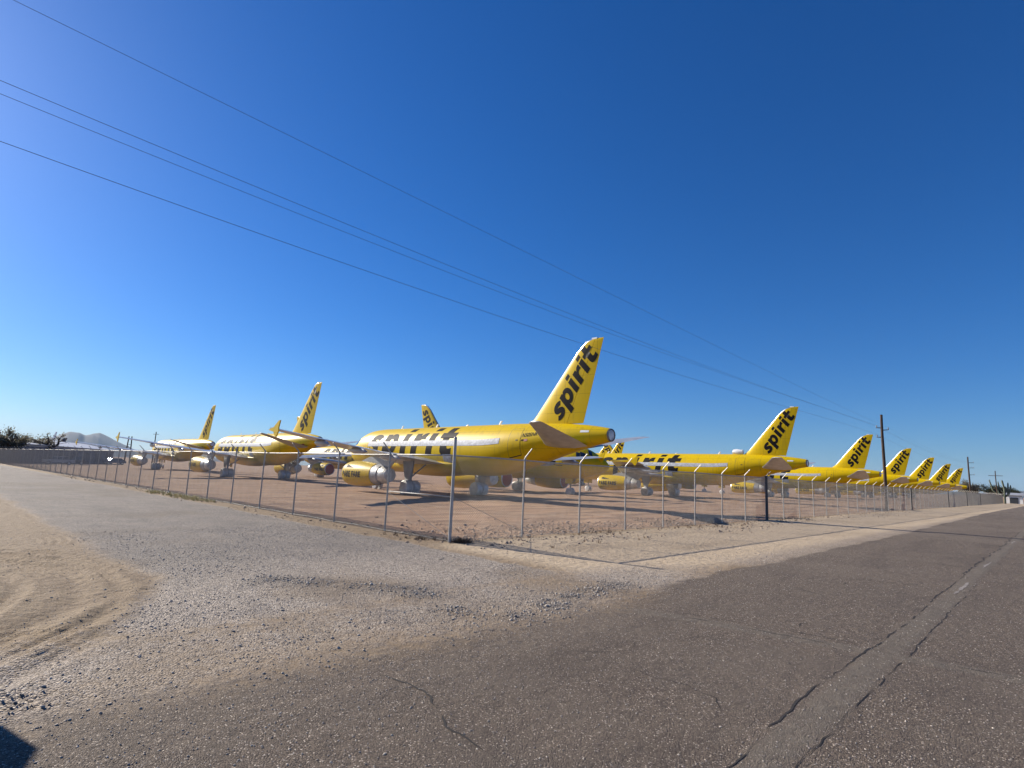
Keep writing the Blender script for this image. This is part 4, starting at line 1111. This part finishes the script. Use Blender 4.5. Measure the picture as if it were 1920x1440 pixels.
# clods and stones along the fence foot
n = 2600; n2 = 5200
U_ = np.concatenate([rng.uniform(0, 60, n), rng.normal(-.5, .35, 900), rng.uniform(.2, 22, n2)]); V_ = np.concatenate([rng.normal(-.7, .9, n), rng.uniform(0, 60, 900), rng.gamma(1.6, 1.3, n2)])
kk = fbm(U_ * .45, V_ * .45, 3, 203) > .44; U_ = U_[kk]; V_ = V_[kk]
sz = np.clip(rng.lognormal(-4.0, .5, len(U_)), .008, .07)
scatter_stones('soil_clods', U_, V_, sz, np.clip(rng.beta(1.5, 3, len(U_)), 0, 1), tone_mat('clod', (.22, .15, .105), (.50, .40, .31)), 'brown soil clods and pale stones along the foot of the fence', 'soil')

def weeds(name, pts, hgt, nb, c0, c1, label):
    V = []; F = []; T = []
    for (u, v, s) in pts:
        b = uv(u, v, ground_z(u, v) - .01)
        for k in range(nb):
            a = random.uniform(0, 6.283); ln = hgt * s * random.uniform(.5, 1.2); tl = random.uniform(.2, 1.1); r0 = random.uniform(0, .07) * s
            d = Vector((math.cos(a), math.sin(a), 0)); p = b + d * r0; wd = Vector((-d.y, d.x, 0)) * .006 * s
            mid = p + d * ln * .35 * tl + Vector((0, 0, ln * .6)); tip = p + d * ln * .9 * tl + Vector((0, 0, ln * (1 - .3*tl)))
            i = len(V); V += [p - wd, p + wd, mid + wd*.8, mid - wd*.8, tip]; F += [(i, i+1, i+2, i+3), (i+3, i+2, i+4)]; T += [random.random()] * 5
    me = bpy.data.meshes.new(name); me.from_pydata([tuple(x) for x in V], [], F); me.update()
    at = me.attributes.new('tone', 'FLOAT', 'POINT'); at.data.foreach_set('value', T)
    me.materials.append(tone_mat(name + '_blade', c0, c1)); o = put(name, me); tag(o, label, 'weeds', kind='stuff')
P = []
for _ in range(700):
    u_ = random.uniform(.3, 32); v_ = random.gauss(.6, 1.1)
    if float(fbm(np.array([u_ * .5]), np.array([v_ * .5]), 3, 77)[0]) > .47: P.append((u_, v_, random.uniform(.4, 1.1)))
weeds('dry_weeds', P, .14, 12, (.13, .085, .05), (.36, .27, .17), 'short dry brown weeds along the foot of the road fence')
P = [(.35 + random.gauss(0, .16), random.gauss(-.05, .12), random.uniform(.6, 1.3)) for _ in range(26)] + [(random.gauss(-.1, .25), random.uniform(.3, 2.6), random.uniform(.4, .9)) for _ in range(26)]
weeds('tumbleweed_litter', P, .16, 18, (.05, .032, .022), (.14, .09, .06), 'dark dead weeds heaped at the foot of the corner post')
P = [(random.gauss(-.45, .22), random.uniform(17, 27), random.uniform(.5, 1.2)) for _ in range(170)]
weeds('green_weeds', P, .22, 14, (.34, .30, .14), (.62, .55, .30), 'yellow-green weeds along the left fence beside the side road')

# ------------------------------------------------------------------ haze
HAZE = 1.4e-5
if HAZE > 0:
    m = MB(); m.box(-32000, 32000, -6000, 34000, -60, 1020)
    mh = bpy.data.materials.new('haze_air'); mh.use_nodes = True; t = mh.node_tree; t.nodes.clear()
    out = t.nodes.new('ShaderNodeOutputMaterial'); pv = t.nodes.new('ShaderNodeVolumePrincipled')
    pv.inputs['Color'].default_value = (.46, .70, 1, 1); pv.inputs['Density'].default_value = HAZE; pv.inputs['Anisotropy'].default_value = 0.0
    t.links.new(pv.outputs[0], out.inputs['Volume'])
    hz = m.build('haze', mh); tag(hz, kind='stuff')
